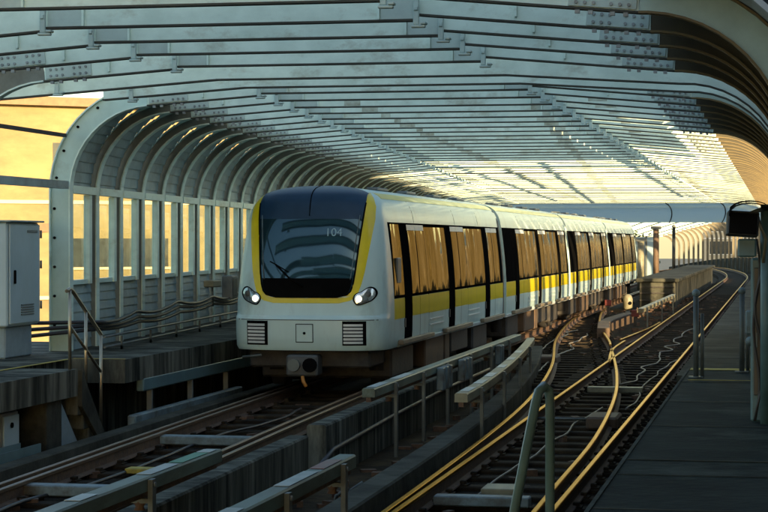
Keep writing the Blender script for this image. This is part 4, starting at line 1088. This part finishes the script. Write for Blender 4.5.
# running gear
for c in range(4):
    for b,(yc) in enumerate((2.6,11.6)):
        y=TY+c*LEN+yc
        m=MB(); m.cbox(TX-1.12,TX+1.12,y-1.0,y+1.0,-2.3,-1.8,.04); bo=m.build('bogie', M['t_under'], T)
        for sg in (-1,1):
            for dy in (-.6,.6):
                q=MB(); q.cyl((TX+sg*.86,y+dy,-2.02),(1,0,0),.43,.24,20); q.build('wheel', M['tyre'], bo)
    for (a,b,zt,mt) in ((4.6,6.6,-2.30,'t_brown'),(6.75,7.3,-2.32,'t_brown'),(7.5,9.6,-2.2,'t_under')):
        m=MB(); y=TY+c*LEN; m.cbox(TX-1.15,TX+1.16,y+a,y+b,zt,-1.77,.03); m.build('equipment_box', M[mt], T)

# side panels
def side_strip(sg, ya, yb, za, zb, e, name, mat, parent, nz=10, thick=.0):
    zz=frange(za,zb,nz); rows=[]
    for z in zz:
        x=(hw(z)+e)*sg; rows.append([(TX+x,TY+ya,z),(TX+x,TY+yb,z)])
    m=MB(); m.grid(rows,True,sg<0)
    # returns
    inn=[[(TX+(hw(z)-.02)*sg,TY+yy,z) for z in zz] for yy in (ya,yb)]
    m.grid([[r[0] for r in rows],inn[0]],False); m.grid([[r[1] for r in rows],inn[1]],False)
    m.add([rows[0][0],rows[0][1],inn[1][0],inn[0][0]],[(0,1,2,3)]); m.add([rows[-1][0],rows[-1][1],inn[1][-1],inn[0][-1]],[(0,1,2,3)])
    ob=m.build(name,mat,parent)
    return ob
WT,WB=.28,-.90
for c in range(4):
    o=c*LEN; y1=o+LEN-.26; ys=o+(.95 if c==0 else .26)
    for sg in (1,-1):
        side_strip(sg, ys if c else .98, y1, WB-.05, WT+.03, .004, 'window_band', M['t_black'], T)
        side_strip(sg, o+(.98 if c==0 else .24), y1, -1.29, -.955, .003, 'side_stripe', M['t_yellow'], T, 4)
        # roof edge stripe
        side_strip(sg, o+(1.25 if c==0 else .24), y1, .70, .80, .006, 'roof_stripe', M['t_yellow'], T, 6)
        side_strip(sg, o+(1.4 if c==0 else .24), y1, -1.765, -1.70, .02, 'skirt_rail', M['t_slat'], T, 2)
        if c==0:
            # cab side window, slanting front edge
            zz=frange(WB,WT,10); rows=[]
            for z in zz:
                x=(hw(z)+.007)*sg; f=(z-WB)/(WT-WB); rows.append([(TX+x,TY+1.02+.12*f,z),(TX+x,TY+2.02,z)])
            m=MB(); m.grid(rows,True,sg<0); m.build('cab_window', M['t_glass'], T)
            m=MB(); m.cbox(TX+sg*1.262-.02,TX+sg*1.262+.02,TY+1.28,TY+1.60,-.70,-.28,.01); m.build('cab_hatch', M['hood'], T)
        for k,a in enumerate((2.2,6.8,11.6)):
            a=o+a
            nxt=o+(6.8,11.6,LEN-.30)[k]
            side_strip(sg, a-.30,a+.36,-1.72,.30,.012,'door_pillar',M['t_black'],T)
            d0,d1,d2=a+.37,a+1.12,min(a+2.0,y1-.05)
            for (p,q) in ((d0,d1-.012),(d1+.012,d2)):
                d=side_strip(sg,p,q,-1.66,WB-.075,.010,'door',M['t_white'],T)
                side_strip(sg,p,q,-1.28,-.958,.0125,'door_stripe',M['t_yellow'],d,4)
                side_strip(sg,p+.03,q-.03,WB,WT-.10,.013,'door_window',M['t_glass'],d)
                side_strip(sg,p,q,WT-.095,WT,.0125,'door_head',M['t_slat'],d,3)
            side_strip(sg,d1-.011,d1+.011,-1.66,WB-.06,.0105,'door_seal',M['t_black'],T)
            if d2+.25<nxt-.32: 
                side_strip(sg,d2+.02,nxt-.32,WB,WT-.03,.009,'side_window',M['t_glass'],T)
                m=MB(); side_strip(sg,d2+.004,d2+.018,-1.66,WB,.0105,'door_seal',M['t_black'],T)
                m=MB(); x=(hw(-1.45)+.006)*sg
                for zl in (-1.42,-1.52): m.box(TX+x-.006,TX+x+.006,TY+d2+.15,TY+min(nxt-.3,d2+1.6),zl,zl+.022)
                m.build('trim_rib',M['t_slat'],T)
            # sill under the doors
            m=MB(); xs=TX+sg*1.285; m.cbox(min(xs,xs+sg*.09),max(xs,xs+sg*.09),TY+a-1.05 if not(c==0 and k==0) else TY+a-.9,TY+d2+.15,-1.72,-1.64,.01); m.build('door_sill',M['t_sill'],T)
            m=MB(); x=TX+sg*(hw(-1.3)+.012); m.cbox(x-.012,x+.012,TY+a-.35,TY+a-.29,-1.45,-1.30,.004); m.build('door_release',M['t_grey'],T)
        # panel seams in the cove
        for yy in (3.4,7.9,11.0):
            side_strip(sg,o+yy,o+yy+.012,.32,.69,.002,'panel_seam',M['t_under'],T,4)
        # black end trim
        side_strip(sg,y1-.10,y1+.02,-1.70,.69,.013,'end_trim',M['t_grey'] if c==0 else M['t_white'],T)
    # roof kit
    m=MB(); 
    for yy in (3.2,6.0,9.0,12.0): m=MB(); m.cbox(TX+.35,TX+.55,TY+o+yy,TY+o+yy+1.0,.885,.945,.02); m.build('roof_vent',M['hood'],T)

# ------------------------------------------------------------------ world, sun, camera
SUN_AZ = math.radians(30)     # the light travels towards +Y and 30 deg towards -X
SUN_EL = math.radians(9.5)
d = Vector((-math.sin(SUN_AZ)*math.cos(SUN_EL), math.cos(SUN_AZ)*math.cos(SUN_EL), -math.sin(SUN_EL)))
ld = bpy.data.lights.new('sun','SUN'); ld.energy=5; ld.angle=math.radians(.5); ld.color=(1,.735,.40)
lo = bpy.data.objects.new('sun',ld); COL.objects.link(lo); lo.rotation_euler = d.to_track_quat('-Z','Y').to_euler()
w = bpy.data.worlds.new('World'); S.world=w; w.use_nodes=True; nt=w.node_tree
bg=nt.nodes['Background']; sk=nt.nodes.new('ShaderNodeTexSky'); sk.sky_type='NISHITA'; sk.sun_disc=False
sk.sun_elevation=SUN_EL; sd=-d; sk.sun_rotation=math.atan2(sd.x,sd.y); sk.air_density=1.0; sk.dust_density=1.0; sk.ozone_density=1.2
nt.links.new(sk.outputs[0],bg.inputs[0]); bg.inputs[1].default_value=.15
cd=bpy.data.cameras.new('camera'); cam=bpy.data.objects.new('camera',cd); COL.objects.link(cam); S.camera=cam
cd.sensor_width=36; cd.lens=2000/768*36; cd.clip_end=3000; cd.clip_start=.1
cam.rotation_euler=(math.radians(90-.43),0,TH)
vs=S.view_settings; vs.view_transform='Standard'; vs.look='None'; vs.gamma=1; vs.exposure=1.55
S.cycles.max_bounces=8; S.cycles.transparent_max_bounces=12
